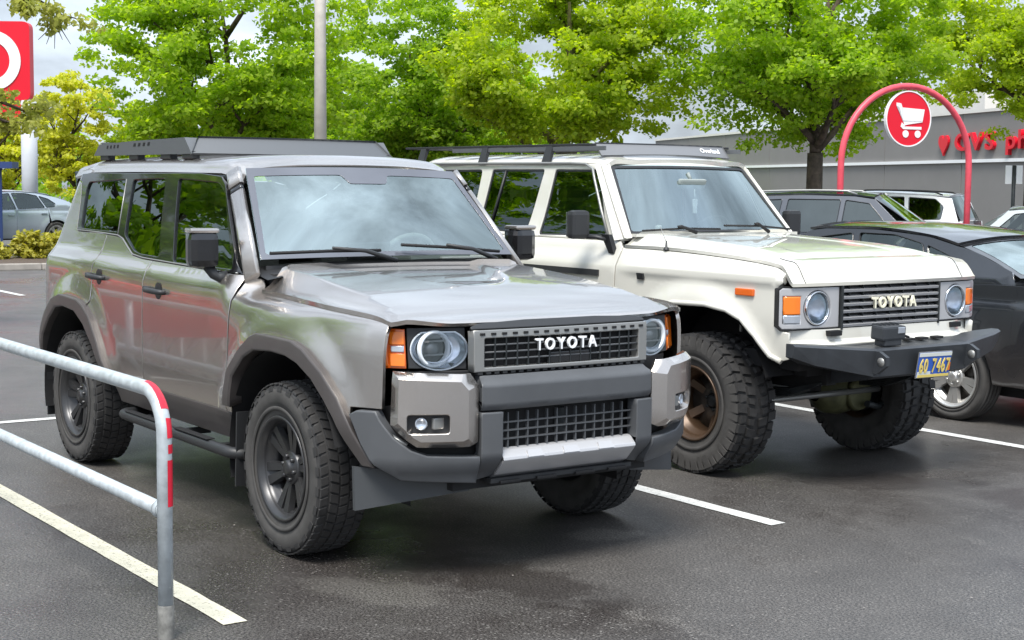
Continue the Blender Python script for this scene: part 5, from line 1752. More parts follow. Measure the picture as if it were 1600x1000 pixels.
MB().lathe([(0, rr_ + .002), (.05, rr_ + .003), (.13, rr_ + .0025), (.135, rr_ + .0005)], 20, axis='z', c=rp(.97, .0)).build('post_foot', mat('stained_steel', (.22, .215, .20), .6, .3, noise=.35, nscale=30), rail)
# tape strips stuck to the post face and the bend, on the side towards the drive
def tape(path, a0, a1, name):
    v = []
    for i, (x, z, tx, tz) in enumerate(path):
        for a in np.linspace(a0, a1, 5):
            nx, nz_ = tz, -tx
            c, s_ = math.cos(a), math.sin(a)
            v.append((x - .97 + nx * c * (rr_ + .0014), s_ * (rr_ + .0014), z + nz_ * c * (rr_ + .0014)))
    f = [(i * 5 + j, i * 5 + j + 1, (i + 1) * 5 + j + 1, (i + 1) * 5 + j) for i in range(len(path) - 1) for j in range(4)]
    o = MB().add(v, f, True).build(name, M['red_tape'], rail)
    return o
tape([(.97, z, 0, 1) for z in np.linspace(.52, .70, 6)], .0, 1.25, 'reflective_tape')
bend = []
for k in range(9):
    a = math.pi / 2 * k / 8
    bend.append((.97 - .17 * (1 - math.cos(a)), HT - .17 + .17 * math.sin(a), -math.sin(a), math.cos(a)))
tape([(.97, .725, 0, 1), (.97, .76, 0, 1)] , .1, 1.15, 'reflective_tape')
tape(bend[:3], .0, 1.1, 'reflective_tape')
tape(bend[3:], -.35, 1.15, 'reflective_tape')

# ------------------------------------------------------------------ plain cars built from profiles
def car(name, loc, rz, label, paint_m, sp, group=None, detail=True):
    """sp: dict of profiles; +x is the nose, the front axle at x = 0"""
    root = empty(name, loc, rz)
    setp(root, label, 'car', group)
    xF, xR, wb, Wd, Rt = sp['xF'], sp['xR'], sp['wb'], sp['W'], sp['R']
    belt, hoodz = sp['belt'], sp['hood']
    xc, hl = (xF + xR) / 2, (xF - xR) / 2
    top = sp['roof']                     # z of the side of the roof
    tum = sp.get('tum', .42)
    P = [(.2, .06), (.35, .02), (.55, 0), (.75, .012), (belt(-wb / 2) - .06, .03), (belt(-wb / 2), .055)]
    def wy(x):
        t = max(0.0, (x - (xF - .75)) / .75); q = max(0.0, ((xR + .65) - x) / .65)
        return Wd - .20 * t ** 2.2 - .15 * q ** 2.2
    def sy(x, z):
        b = belt(x)
        if z <= b: y = wy(x) - ip(z, P)
        else: y = wy(x) - ip(b, P) - (z - b) * tum
        for cx in (0, -wb):
            r = math.hypot(x - cx, z - Rt)
            y += .018 * (1 - sst(Rt + .07, Rt + .22, r))
        return y
    sill = sp.get('sill', .20)
    ra = Rt + .045
    def arc(cx, n=14): return [(cx + ra * math.cos(a), Rt + ra * math.sin(a)) for a in np.linspace(math.pi + .35, -.35, n)]
    A0 = [p for p in arc(0) if p[1] > sill]; A1 = [p for p in arc(-wb) if p[1] > sill]
    d0, d1, d2 = sp['doors']
    for s in (-1, 1):
        S = side(s, sy); fl = s < 0
        xs = np.linspace(xF - .02, d0, 8)
        panel('front_fender', [(x, belt(x)) for x in xs] + [(d0, sill)] + A0 + [(xF - .10, sill + .02), (xF - .02, .45)], S, paint_m, root, res=.09, resv=.05, bev=.006, flip=not fl, gap=.002)
        fd = panel('front_door', [(x, belt(x)) for x in np.linspace(d0, d1, 5)] + [(d1, sill), (d0, sill)], S, paint_m, root, res=.12, resv=.05, bev=.006, flip=not fl, gap=.003)
        ar = [p for p in A1 if p[0] > d2 - .6]
        rdp = [(x, belt(x)) for x in np.linspace(d1, d2, 5)] + [p for p in A1[::-1] if p[0] > d2 and p[1] > sill + .0][::-1][:0]
        # rear door ends on the wheel arch
        cut = [p for p in A1 if p[0] >= d2 + .0][::-1]
        k = [p for p in A1 if p[0] > d2]
        rdp += [(d2, k[0][1] + .03) if k else (d2, .7)] + k + [(k[-1][0] + .01, sill) if k else (d2, sill), (d1, sill)]
        rd = panel('rear_door', rdp, S, paint_m, root, res=.12, resv=.05, bev=.006, flip=not fl, gap=.003)
        k2 = [p for p in A1 if p[0] <= d2]
        panel('quarter_panel', [(x, belt(x)) for x in np.linspace(d2, xR + .02, 8)] + [(xR + .02, .5), (xR + .08, sill + .05)] + [p for p in k2], S, paint_m, root, res=.09, resv=.05, bev=.006, flip=not fl, gap=.002)
        for dr, hx in ((fd, d1 + .16), (rd, d2 + .14)):
            hz = belt(hx) - .13
            MB().box((hx, s * (sy(hx, hz) + .016), hz), (.17, .022, .028), bev=.008).build('door_handle', paint_m, dr)
        wins = [rnd(w, .025) for w in sp['windows']]
        frm = sp['frame']
        panel('window_frame', frm, S, sp.get('frame_mat', paint_m), root, holes=wins, res=.12, bev=.004, flip=not fl, off=-.002)
        for w in wins:
            if area(w) < 0: w = w[::-1]
            w = [(p[0] + n[0] * .005, p[1] + n[1] * .005) for p, n in zip(w, vnorms(w))]
            panel('side_window', w, S, sp.get('glass', M['privacy']), root, res=.15, bev=.002, depth=.003, flip=not fl, off=-.010)
            zz = MB().tube([(x, s * (sy(x, z) + .001), z) for x, z in dens(w, .1)], .006, 5, closed=True).build('window_trim', M['gloss_black'], root)
        mx_ = sp['mirror']
        mb = MB().box((mx_, s * (sy(mx_, belt(mx_)) + .11), belt(mx_) + .06), (.10, .19, .12), bev=.035); mb.box((mx_, s * (sy(mx_, belt(mx_)) + .0), belt(mx_) + .02), (.05, .1, .04))
        mb.build('side_mirror', paint_m, root)
        MB().box((mx_ - .05, s * (sy(mx_, belt(mx_)) + .115), belt(mx_) + .06), (.01, .15, .09)).build('mirror_glass', M['mirror'], root)
        if sp.get('rails'):
            x0, x1 = sp['rails']
            mb = MB().tube([(x0 + .02, s * (sy(x0, top(x0)) - .07), top(x0) + .02)] + [(x, s * (sy(x, top(x)) - .06), top(x) + .065) for x in np.linspace(x0 - .12, x1 + .12, 7)] + [(x1 - .02, s * (sy(x1, top(x1)) - .07), top(x1) + .02)], .016, 8)
            mb.build('roof_rail', sp.get('rail_mat', M['satin_grey']), root)
    (wbx, wtx, rtx, rbx) = sp['glassx']
    bx, zt_ = lambda x: sy(x, belt(x)), lambda x: sy(x, top(x))
    cr = sp.get('crown', .055)
    def cross(x, w, z, y, c): return (x, w * y, z + c * (1 - w * w))
    def hoodf(u, v):
        x = wbx + u * (xF - wbx); w = (v - .5) * 2
        y = bx(x) if x < xF else 0
        z = belt(x) + (hoodz(x) - belt(x)) * (1 - abs(w) ** 2.6)
        return (x - .10 * u * w * w, w * y, z)
    grid('hood', hoodf, 20, 20, paint_m, root, flip=True, thick=.02)
    def rooff(u, v):
        x = rtx + u * (wtx - rtx); w = (v - .5) * 2
        return (x + .03 * (1 - w * w) * (1 if u > .5 else -1) * (2 * abs(u - .5)) ** 3, w * (zt_(x) + .004), top(x) + cr * (1 - abs(w) ** 2.2))
    grid('roof', rooff, 20, 18, paint_m, root, flip=True, thick=.02)
    def scr(xa, za, ya, xb, zb, yb, cb):
        return lambda u, v: (xa + (xb - xa) * v + (.06 if xa > xb else -.06) * (1 - ((u - .5) * 2) ** 2) * (1 - .4 * v), (u - .5) * 2 * (ya + (yb - ya) * v), za + (zb - za) * v + cb * (1 - abs((u - .5) * 2) ** 2.2) * v + .02 * math.sin(v * math.pi))
    w1 = scr(wbx + .02, belt(wbx) + .005, bx(wbx) - .03, wtx, top(wtx) - .004, zt_(wtx) - .015, cr)
    g1 = grid('windshield', w1, 14, 8, M['windshield'], root)
    if g1.data.polygons[0].normal.x < 0: g1.data.flip_normals()
    r1 = scr(rbx, sp['deckz'] + .004, bx(rbx) - .06, rtx, top(rtx) - .004, zt_(rtx) - .015, cr)
    g2 = grid('rear_window', r1, 14, 8, sp.get('rear_glass', M['privacy']), root)
    if g2.data.polygons[0].normal.x > 0: g2.data.flip_normals()
    for f, nm_ in ((w1, 'windshield_border'), (r1, 'rear_window_border')):
        q = panel(nm_, [(0, 0), (1, 0), (1, 1), (0, 1)], f, M['gloss_black'], root, holes=[rnd([(.04, .08), (.96, .08), (.95, .93), (.05, .93)], .03)], res=.1, bev=.001, depth=.002, off=.003 if f is w1 else -.003)
    dk = sp['deck']
    def deckf(u, v):
        x = xR + u * (rbx - xR); w = (v - .5) * 2
        y = bx(x)
        return (x + .06 * (1 - u) * w * w, w * y, belt(x) + (dk(x) - belt(x)) * (1 - abs(w) ** 2.6))
    grid('trunk_lid', deckf, 10, 16, paint_m, root, flip=True, thick=.02)
    def fasc(xe, sg, ztop, name_, deep):
        def f(u, v):
            w = (u - .5) * 2
            z = sill + v * (ztop - sill)
            bulge = .06 * math.sin(v * math.pi * .9 + .1)
            y = w * (sy(xe - sg * .03, min(z, belt(xe - sg * .03))) - .002)
            return (xe - sg * .02 - sg * deep * abs(w) ** 4 + sg * bulge - sg * .05 * v, y, z)
        o_ = grid(name_, f, 24, 12, paint_m, root, flip=(sg < 0), thick=.02)
        def patch(n_, u0, u1, v0, v1, m_, off):
            panel(n_, rnd([(u0, v0), (u1, v0), (u1, v1), (u0, v1)], .02), f, m_, o_ if n_ in ('lower_grille', 'diffuser', 'plate_recess', 'bumper_seam', 'number_plate') else root, res=.08, bev=.004, depth=.012, flip=(sg < 0), off=off)
        if sg < 0:
            for a in (0, 1):
                u0, u1 = (.045, .27) if a == 0 else (.73, .955)
                patch('tail_light', u0, u1, .72, .88, M['red_lens'], .006)
            patch('plate_recess', .36, .64, .56, .74, M['black'], .003)
            patch('number_plate', .40, .60, .585, .715, M['plate_white'], .008)
            patch('diffuser', .12, .88, .02, .20, M['dark_plastic'], .006)
            patch('bumper_seam', .06, .94, .475, .485, M['black'], .002)
        else:
            for a in (0, 1):
                u0, u1 = (.06, .28) if a == 0 else (.72, .94)
                patch('headlight', u0, u1, .70, .88, M['lens'], .006)
            patch('lower_grille', .25, .75, .10, .40, M['black'], .004)
            patch('lower_grille', .34, .66, .60, .86, M['black'], .004)
        return o_
    fasc(xF - .03, 1, belt(xF), 'front_bumper', .30)
    rb = fasc(xR + .04, -1, belt(xR), 'rear_bumper', .22)
    for s in (-1, 1):
        f = side(s, sy)
        zb = belt(xR)
        panel('tail_light', rnd([(xR + .03, zb - .20), (xR + .34, zb - .13), (xR + .30, zb - .05), (xR + .03, zb - .045)], .02), f, M['red_lens'], root, res=.08, bev=.004, flip=s > 0, off=.006)
        panel('headlight', rnd([(xF - .04, belt(xF) - .17), (xF - .40, belt(xF) - .06), (xF - .36, belt(xF) - .02), (xF - .04, belt(xF) - .06)], .02), f, M['lens'], root, res=.08, bev=.004, flip=s > 0, off=.006)
    mb = MB(); mb.box((xc, 0, .34), ((xF - xR) * .82, 1.3, .28)); mb.box((xc - .1, 0, .60), ((xF - xR) * .72, 1.25, .3)); mb.build('underbody', M['black'], root)
    mb = MB()
    for cx in (0, -wb):
        for s in (-1, 1):
            v = []
            for k in range(13):
                a = math.pi * k / 12
                for y in (.5, Wd - .05): v.append((cx + (ra + .015) * math.cos(a), s * y, Rt + (ra + .015) * math.sin(a)))
            MB().add(v, [(2 * k, 2 * k + 2, 2 * k + 3, 2 * k + 1) for k in range(12)], True).build('wheel_housing', M['black'], root)
    if sp.get('wproto') is None:
        w_ = wheel(root, (0, -(Wd - .115), Rt), Rt, .225, Rt - .105, 'road', sp.get('rim', M['rim_silver']), 5, M['rubber_dusty'], dish=.02, twin=True)
        sp['wproto'] = w_
    else:
        w_ = wheel(root, (0, -(Wd - .115), Rt), Rt, 0, 0, '', None, 0, None, proto=sp['wproto'])
    for (x, s) in ((-wb, -1), (0, 1), (-wb, 1)):
        wheel(root, (x, s * (Wd - .115), Rt), Rt, 0, 0, '', None, 0, None, proto=sp['wproto'], flip=s > 0)
    mb = MB(); mb.box((d0 - .02, 0, belt(d0) - .10), (.5, Wd * 1.6, .2), bev=.06); mb.build('dashboard', M['dash'], root)
    for x in (d0 - .95, d1 - .75):
        for y in (-.38, .38):
            st = MB(); st.box((x, y, belt(x) - .12), (.16, .5, .7), Matrix.Rotation(R(-14), 3, 'Y'), .05); st.box((x - .07, y, belt(x) + .28), (.09, .26, .17), bev=.04)
            st.build('seat', M['fabric'], root)
    return root

# dark fastback sedan, nose away
sed = dict(xF=.90, xR=-3.88, wb=2.83, W=.915, R=.33, sill=.24, doors=(-.62, -1.72, -2.62), mirror=-.74,
    belt=lambda x: ip(x, [(-3.9, 1.04), (-3.3, 1.06), (-2.2, .99), (-.6, .93), (.2, .86), (.9, .70)]),
    hood=lambda x: ip(x, [(-.7, .99), (0, .95), (.5, .86), (.9, .74)]),
    roof=lambda x: ip(x, [(-3.3, 1.15), (-2.9, 1.28), (-2.4, 1.385), (-1.8, 1.425), (-1.3, 1.42), (-1.0, 1.38)]),
    deck=lambda x: ip(x, [(-3.9, 1.09), (-3.5, 1.115), (-3.2, 1.12)]), deckz=1.10,
    windows=[[(-.85, .975), (-1.22, 1.335), (-1.60, 1.385), (-1.72, .995)], [(-1.78, .998), (-1.68, 1.388), (-2.05, 1.385), (-2.36, 1.325), (-2.52, 1.03)], [(-2.57, 1.035), (-2.42, 1.315), (-2.66, 1.245), (-2.84, 1.12), (-2.80, 1.05)]],
    frame=[(-.62, .935), (-1.10, 1.395), (-1.30, 1.420), (-1.8, 1.428), (-2.4, 1.388), (-2.9, 1.285), (-3.28, 1.155), (-3.34, 1.062), (-2.6, 1.02), (-2.2, .995)],
    glassx=(-.45, -1.12, -2.72, -3.34), glass=M['window'], rear_glass=M['windshield'])
car('sedan', (-1.08 - 2.83, 6.14, 0), R(180), 'dark charcoal fastback sedan parked nose in beyond the cream wagon', M['black_paint'], sed)
# crossover shapes further back
M['slate_paint'] = paint('slate_paint', (.045, .052, .065), .45, .3)
M['white_paint'] = paint('white_paint', (.74, .75, .76), 0, .3)
M['silver_paint'] = paint('silver_paint', (.42, .45, .44), .6, .3)
M['ice_paint'] = paint('ice_blue_paint', (.46, .52, .60), .4, .3)
M['red_paint'] = paint('red_paint', (.42, .012, .016), .1, .3)
xov = dict(xF=.92, xR=-3.70, wb=2.70, W=.92, R=.36, sill=.30, doors=(-.60, -1.66, -2.52), mirror=-.74,
    belt=lambda x: ip(x, [(-3.7, 1.10), (-2.6, 1.10), (-.6, 1.05), (.3, 1.0), (.92, .84)]),
    hood=lambda x: ip(x, [(-.7, 1.10), (0, 1.08), (.5, 1.02), (.92, .88)]),
    roof=lambda x: ip(x, [(-3.6, 1.56), (-3.0, 1.62), (-2.0, 1.65), (-1.5, 1.64), (-1.2, 1.61)]),
    deck=lambda x: ip(x, [(-3.7, 1.11), (-3.5, 1.13)]), deckz=1.12,
    windows=[[(-.88, 1.09), (-1.28, 1.53), (-1.62, 1.575), (-1.66, 1.10)], [(-1.74, 1.10), (-1.70, 1.58), (-2.46, 1.58), (-2.52, 1.12)], [(-2.62, 1.125), (-2.56, 1.575), (-3.1, 1.545), (-3.28, 1.40), (-3.26, 1.15)]],
    frame=[(-.62, 1.055), (-1.20, 1.595), (-1.5, 1.635), (-2.2, 1.648), (-3.0, 1.615), (-3.42, 1.565), (-3.60, 1.10)],
    glassx=(-.42, -1.22, -3.35, -3.62), rails=(-1.5, -3.2), glass=M['privacy'])
def along(px, d):
    """place on the ground d metres out along a sight line of the photograph's frame"""
    x, y = px
    u, v = (x - 800) / 2381.17, -(y - 500) / 2381.17
    w = _r * u + _u * v + _f
    return Vector(CAM_POS) + w * d
def put(px, d, local, rz):
    q = along(px, d); c, s = math.cos(rz), math.sin(rz)
    return (q.x - c * local[0] + s * local[1], q.y - s * local[0] - c * local[1], 0)
rz = R(32)
car('crossover', put((1368, 312), 22, (-1.2, -.65), rz), rz, 'dark slate crossover with silver roof rails in front of the maple trunk', M['slate_paint'], xov, 'parked cars in the far rows')
xo2 = dict(xov); xo2['wproto'] = xov['wproto']; xo2['rail_mat'] = M['black']
rz = R(203)
car('crossover', put((1508, 318), 30.5, (-3.65, .5), rz), rz, 'white crossover with black roof rails and its tailgate end under the red arch', M['white_paint'], xo2, 'parked cars in the far rows')
se2 = dict(sed); se2['wproto'] = sed['wproto']; se2['glass'] = M['window']
rz = R(205)
car('sedan', put((1585, 293), 26, (-1.15, .5), rz), rz, 'pale silver green sedan beside the right leg of the red arch', M['silver_paint'], se2, 'parked cars in the far rows')
car('sedan', (-33.0, 6.0, 0), R(-78), 'ice blue sedan behind the yellow shrubs at the foot of the sign pole', M['ice_paint'], dict(se2), 'parked cars in the far rows')
car('sedan', (-3.1, 9.35, 0), R(180), 'red sedan mostly hidden beyond the dark fastback', M['red_paint'], dict(se2), 'parked cars in the far rows')

# ------------------------------------------------------------------ red cart return arch with a round sign
arch_ = empty('cart_return_arch', (-8.3, 12.9, 0))
setp(arch_, 'faded red pipe arch holding a round red shopping cart sign', 'sign')
D = 23.0
L_, R__ = along((1309.5, 330), D), along((1519, 330), D * .985)
cA = Vector(((L_.x + R__.x) / 2, (L_.y + R__.y) / 2, 0))
ud = Vector((R__.x - L_.x, R__.y - L_.y, 0)); hw = ud.length / 2; ud.normalize()
# turn the arch so that it is seen a little from the side
ang = R(34)
ud = Vector((ud.x * math.cos(ang) - ud.y * math.sin(ang), ud.x * math.sin(ang) + ud.y * math.cos(ang), 0)); hw = hw / math.cos(ang)
arch_.location = cA
topz = along((1415, 137), D).z
pts = [ud * -hw, ud * -hw + Vector((0, 0, topz - hw))]
hh = 1.16
pts = [ud * -hw * 1.0]
sp_z = topz - hh
pts.append(ud * -hw + Vector((0, 0, sp_z)))
for k in range(1, 24):
    a = math.pi * k / 24
    pts.append(ud * (-hw * math.cos(a)) + Vector((0, 0, sp_z + hh * math.sin(a))))
pts += [ud * hw + Vector((0, 0, sp_z)), ud * hw]
MB().tube(pts, .048, 14).build('arch_pipe', M['red_faded'], arch_)
nd = Vector((ud.y, -ud.x, 0))
if nd.dot(Vector(CAM_POS) - cA) < 0: nd = -nd
sz = along((1418.5, 187), D).z
rd = .415
cS = Vector((0, 0, sz)) + ud * .0
def disc(r0, r1, d0, d1, name, m, seg=56):
    v = []
    for (r, d) in ((r0, d0), (r1, d0), (r1, d1), (r0, d1)):
        for k in range(seg):
            a = 2 * math.pi * k / seg
            v.append(cS + ud * (r * math.cos(a)) + Vector((0, 0, r * math.sin(a))) + nd * d)
    f = []
    for i in range(4):
        for k in range(seg):
            f.append((i * seg + k, i * seg + (k + 1) % seg, ((i + 1) % 4) * seg + (k + 1) % seg, ((i + 1) % 4) * seg + k))
    o = mk(name, v, f, m, arch_, False)
    bm = bmesh.new(); bm.from_mesh(o.data); bmesh.ops.recalc_face_normals(bm, faces=bm.faces); bm.to_mesh(o.data); bm.free()
disc(.002, rd - .018, .02, -.02, 'sign_disc', M['sign_red'])
disc(rd - .018, rd, .028, -.028, 'sign_rim', M['sign_white'])
MB().tube([Vector((0, 0, sz + rd)), Vector((0, 0, topz))], .03, 8).build('sign_hanger', M['red_faded'], arch_)
uv = ud if ud.dot(_r) > 0 else -ud
k_ = rd / .42
def sg(poly, name):
    P = [(a * k_, b * k_) for a, b in poly]
    mb = MB().prism(P, cS + nd * .021, uv, (0, 0, 1), nd * .008); o = mb.build(name, M['sign_white'], arch_)
    bm = bmesh.new(); bm.from_mesh(o.data); bmesh.ops.recalc_face_normals(bm, faces=bm.faces); bm.to_mesh(o.data); bm.free()
sg([(-.13, .165), (.29, .145), (.255, -.045), (-.105, -.045)], 'cart_basket')
sg([(-.235, .235), (-.15, .225), (-.125, .165), (-.10, -.045), (-.075, -.10), (.0, -.085), (.255, -.048), (.255, -.03), (-.11, -.03), (-.175, .17), (-.235, .19)], 'cart_handle')
sg([(-.125, -.06), (-.07, -.10), (-.08, -.118), (.24, -.118), (.24, -.158), (-.10, -.158), (-.145, -.12)], 'cart_base')
for x in (-.05, .175):
    sg([(x + .055 * math.cos(a), -.228 + .055 * math.sin(a)) for a in np.linspace(0, 2 * math.pi, 20, endpoint=False)], 'cart_wheel')

# ------------------------------------------------------------------ store building
store = empty('store_building', (0, 0, 0))
setp(store, 'long grey store wall with a white band, pale upper wall and red lettering', 'building')
Lp, Rp = along((1085, 262), 112), along((1700, 246), 62)
Lp.z = Rp.z = 0
d_ = (Rp - Lp).normalized()
A_ = Lp - d_ * 10; B_ = Rp + d_ * 40
n_ = Vector((d_.y, -d_.x, 0))
if n_.dot(Vector(CAM_POS) - A_) < 0: n_ = -n_
Lw = (B_ - A_).length
def wall(z0, z1, t0, t1, m, name, a=0.0, b=1.0):
    p, q = A_.lerp(B_, a), A_.lerp(B_, b)
    mb = MB().hexa([p + n_ * t1 + Vector((0, 0, z0)), q + n_ * t1 + Vector((0, 0, z0)), q + n_ * t1 + Vector((0, 0, z1)), p + n_ * t1 + Vector((0, 0, z1)),
                    p + n_ * t0 + Vector((0, 0, z0)), q + n_ * t0 + Vector((0, 0, z0)), q + n_ * t0 + Vector((0, 0, z1)), p + n_ * t0 + Vector((0, 0, z1))])
    return mb.build(name, m, store)
zb_ = along((1160, 262), 104).z
for k in range(12):
    e0 = .0012
    wall(-.1, zb_, -1, 0 + .004 * (k % 2), M['wall_grey'], 'wall_panel', k / 12 + e0 * .25, (k + 1) / 12 - e0 * .25)
    wall(zb_ + .10, along((1100, 214), 110).z, -1, .02 + .004 * (k % 2), M['wall_grey'], 'wall_panel', k / 12 + e0 * .25, (k + 1) / 12 - e0 * .25)
wall(-.1, along((1100, 214), 110).z - .05, -1.5, -.06, M['wall_cream'], 'wall_core')
wall(zb_ - .05, zb_ + .10, -1, .12, M['sign_white'], 'white_band')
zt_g = along((1100, 214), 110).z
wall(zt_g, zt_g + .14, -1, .10, M['wall_cream'], 'parapet')
wall(zt_g - .5, zt_g + 2.6, -14, -12, M['wall_cream'], 'rear_wall', .0, .30)
c0_, c1_ = along((1462, 222), 78), along((1640, 215), 68)
tt = ((c0_ - A_).dot(d_), (c1_ - A_).dot(d_))
lc = (tt[0] + tt[1]) / 2
zl = along((1540, 236), 73).z
def lp(u, v): return (A_ + d_ * (lc + u) + n_ * .05 + Vector((0, 0, zl)), d_, (0, 0, 1), n_)
flip_ = d_.dot(_r) < 0
if flip_: d_w = -d_
else: d_w = d_
letters('CVS pharmacy', 'store_letter', lambda u, v: (A_ + d_ * lc + d_w * (u + 6.6) + n_ * .10 + Vector((0, 0, zl)), d_w, (0, 0, 1), n_), 13.2, .82, M['sign_red'], store, ext=.10, bold=.02, gap=.12)
hb = []
for k in range(30):
    a = 2 * math.pi * k / 30
    hb.append((.034 * 16 * math.sin(a) ** 3 * .9, .034 * (13 * math.cos(a) - 5 * math.cos(2 * a) - 2 * math.cos(3 * a) - math.cos(4 * a))))
o = MB().prism(hb, A_ + d_ * lc + d_w * (-1.2) + n_ * .05 + Vector((0, 0, zl + .35)), d_w, (0, 0, 1), n_ * .12).build('heart_emblem', M['sign_red'], store)
bm = bmesh.new(); bm.from_mesh(o.data); bmesh.ops.recalc_face_normals(bm, faces=bm.faces); bm.to_mesh(o.data); bm.free()
# small twin notice by the wall
nt_ = empty('twin_notice', along((1582, 330), 40)); nt_.location.z = 0
setp(nt_, 'pair of narrow white notice boards on a dark post before the store wall', 'sign')
zc_ = along((1582, 273), 40).z
for sx in (-1, 1):
    MB().box(_r * (sx * .14) + Vector((0, 0, zc_)), (.04, .16, .48), Matrix.Rotation(math.atan2(_r.y, _r.x) - math.pi / 2, 3, 'Z')).build('notice_board', M['sign_white'], nt_)
MB().tube([(0, 0, 0), (0, 0, zc_ + .24)], .05, 10).build('post', M['steel_dark'], nt_)

# ------------------------------------------------------------------ lamp pole and pylon sign
pp = along((500.5, 220), 27); pp.z = 0
pole = empty('lamp_pole', pp)
setp(pole, 'tall pale concrete lamp pole rising behind the silver wagon roof rack', 'lamp post')
MB().tube([(0, 0, 0), (0, 0, 9.5)], [.125, .075], 20).build('pole_shaft', M['pole_concrete'], pole)
MB().tube([(0, 0, 0), (0, 0, .7)], .30, 20).build('pole_base', M['concrete'], pole)
for s in (-1, 1):
    MB().box((s * .5, 0, 9.55), (.75, .3, .12), bev=.03).build('lamp_head', M['rack'], pole)
D = 46
ps = along((47.5, 330), D); ps.z = 0
py = empty('pylon_sign', ps)
setp(py, 'tall red square sign with a white ring on a white pole', 'sign')
zt, zb2 = along((45, 37), D).z, along((45, 158), D).z
Wt = zt - zb2
fx = _r.copy(); fx.z = 0; fx.normalize()
fn = Vector((fx.y, -fx.x, 0))
if fn.dot(Vector(CAM_POS) - ps) < 0: fn = -fn
# board hangs mostly to the left of the pole
bc = fx * (along((56, 100), D).dot(fx) - ps.dot(fx) - Wt / 2)
def board(x0, x1, z0, z1, t, name, m, r=.12, off=0):
    P = rnd([(x0, z0), (x1, z0), (x1, z1), (x0, z1)], r, 5)
    mb = MB().prism(P, bc + fn * (t + off), fx, (0, 0, 1), fn * -(2 * t))
    o = mb.build(name, m, py)
    bm = bmesh.new(); bm.from_mesh(o.data); bmesh.ops.recalc_face_normals(bm, faces=bm.faces); bm.to_mesh(o.data); bm.free()
board(-Wt / 2, Wt / 2, zb2, zt, .18, 'sign_board', M['sign_red'], .22)
z3 = along((45, 192), D).z
board(-Wt / 2 + .1, Wt / 2 + .10, z3, zb2 - .12, .16, 'lower_board', M['sign_red'], .12)
def ring(r0, r1, name, m, d):
    v = []; seg = 56; zc2 = (zt + zb2) / 2
    for r, dd in ((r0, d), (r1, d), (r1, d - .04), (r0, d - .04)):
        for k in range(seg):
            a = 2 * math.pi * k / seg
            v.append(bc + fx * (r * math.cos(a)) + Vector((0, 0, zc2 + r * math.sin(a))) + fn * dd)
    f = [(i * seg + k, i * seg + (k + 1) % seg, ((i + 1) % 4) * seg + (k + 1) % seg, ((i + 1) % 4) * seg + k) for i in range(4) for k in range(seg)]
    o = mk(name, v, f, m, py, False)
    bm = bmesh.new(); bm.from_mesh(o.data); bmesh.ops.recalc_face_normals(bm, faces=bm.faces); bm.to_mesh(o.data); bm.free()
ring(Wt * .245, Wt * .385, 'sign_ring', M['sign_white'], .21)
MB().tube([(0, 0, 0), (0, 0, zb2)], .235, 24).build('sign_pole', M['pole_white'], py)

# blue shelter panel at the left edge
bs = along((-6, 330), 38); bs.z = 0
sh = empty('blue_shelter', bs)
setp(sh, 'dark blue shelter post and roof edge at the left rim behind the shrubs', 'shelter')
zr = along((10, 258), 38).z
MB().box((0, 0, zr / 2), (.35, .22, zr), bev=.02).build('shelter_post', M['blue_panel'], sh)
MB().box(fx * -.3 + Vector((0, 0, zr)), (.5, 1.6, .16), Matrix.Rotation(math.atan2(fx.y, fx.x) - math.pi / 2, 3, 'Z')).build('shelter_roof', M['blue_panel'], sh)

# ------------------------------------------------------------------ planting
def leaves(cents, per, spread, size, rng, flat=.45, up=.6, bias=None):
    """kite-shaped leaves strewn around centres: returns verts, faces"""
    n = len(cents) * per
    C_ = np.repeat(np.array(cents), per, 0)
    off = rng.normal(size=(n, 3)); off /= np.linalg.norm(off, axis=1)[:, None]
    off *= (rng.random((n, 1)) ** .45)
    sp_ = np.repeat(np.array(spread).reshape(-1, 1) * np.ones((len(cents), 1)), per, 0) if np.ndim(spread) else spread
    off = off * sp_ * np.array((1, 1, flat))
    p = C_ + off
    nrm = rng.normal(size=(n, 3)) * .55 + np.array((0, 0, up)) + off / (np.abs(sp_) + 1e-6) * .5
    nrm /= np.linalg.norm(nrm, axis=1)[:, None]
    d = rng.normal(size=(n, 3)); d -= nrm * (d * nrm).sum(1)[:, None]; d /= np.linalg.norm(d, axis=1)[:, None]
    e = np.cross(nrm, d)
    s = (size * (.6 + .8 * rng.random(n)))[:, None]
    a = p - d * s * .5; b = p + e * s * .42 - nrm * s * .10; c = p + d * s * .6 - nrm * s * .12; g = p - e * s * .42 - nrm * s * .10
    V = np.stack([a, b, c, g], 1).reshape(-1, 3)
    F = np.arange(n * 4).reshape(-1, 4)
    return V, F
def raw_mesh(name, V, F, m, parent):
    me = bpy.data.meshes.new(name)
    me.vertices.add(len(V)); me.vertices.foreach_set('co', V.astype(np.float32).ravel())
    me.loops.add(F.size); me.loops.foreach_set('vertex_index', F.astype(np.int32).ravel())
    me.polygons.add(len(F)); me.polygons.foreach_set('loop_start', np.arange(0, F.size, F.shape[1], dtype=np.int32))
    me.polygons.foreach_set('loop_total', np.full(len(F), F.shape[1], dtype=np.int32))
    me.update(calc_edges=True); me.validate()
    me.materials.append(m)
    o = bpy.data.objects.new(name, me); COL.objects.link(o); o.parent = parent
    return o
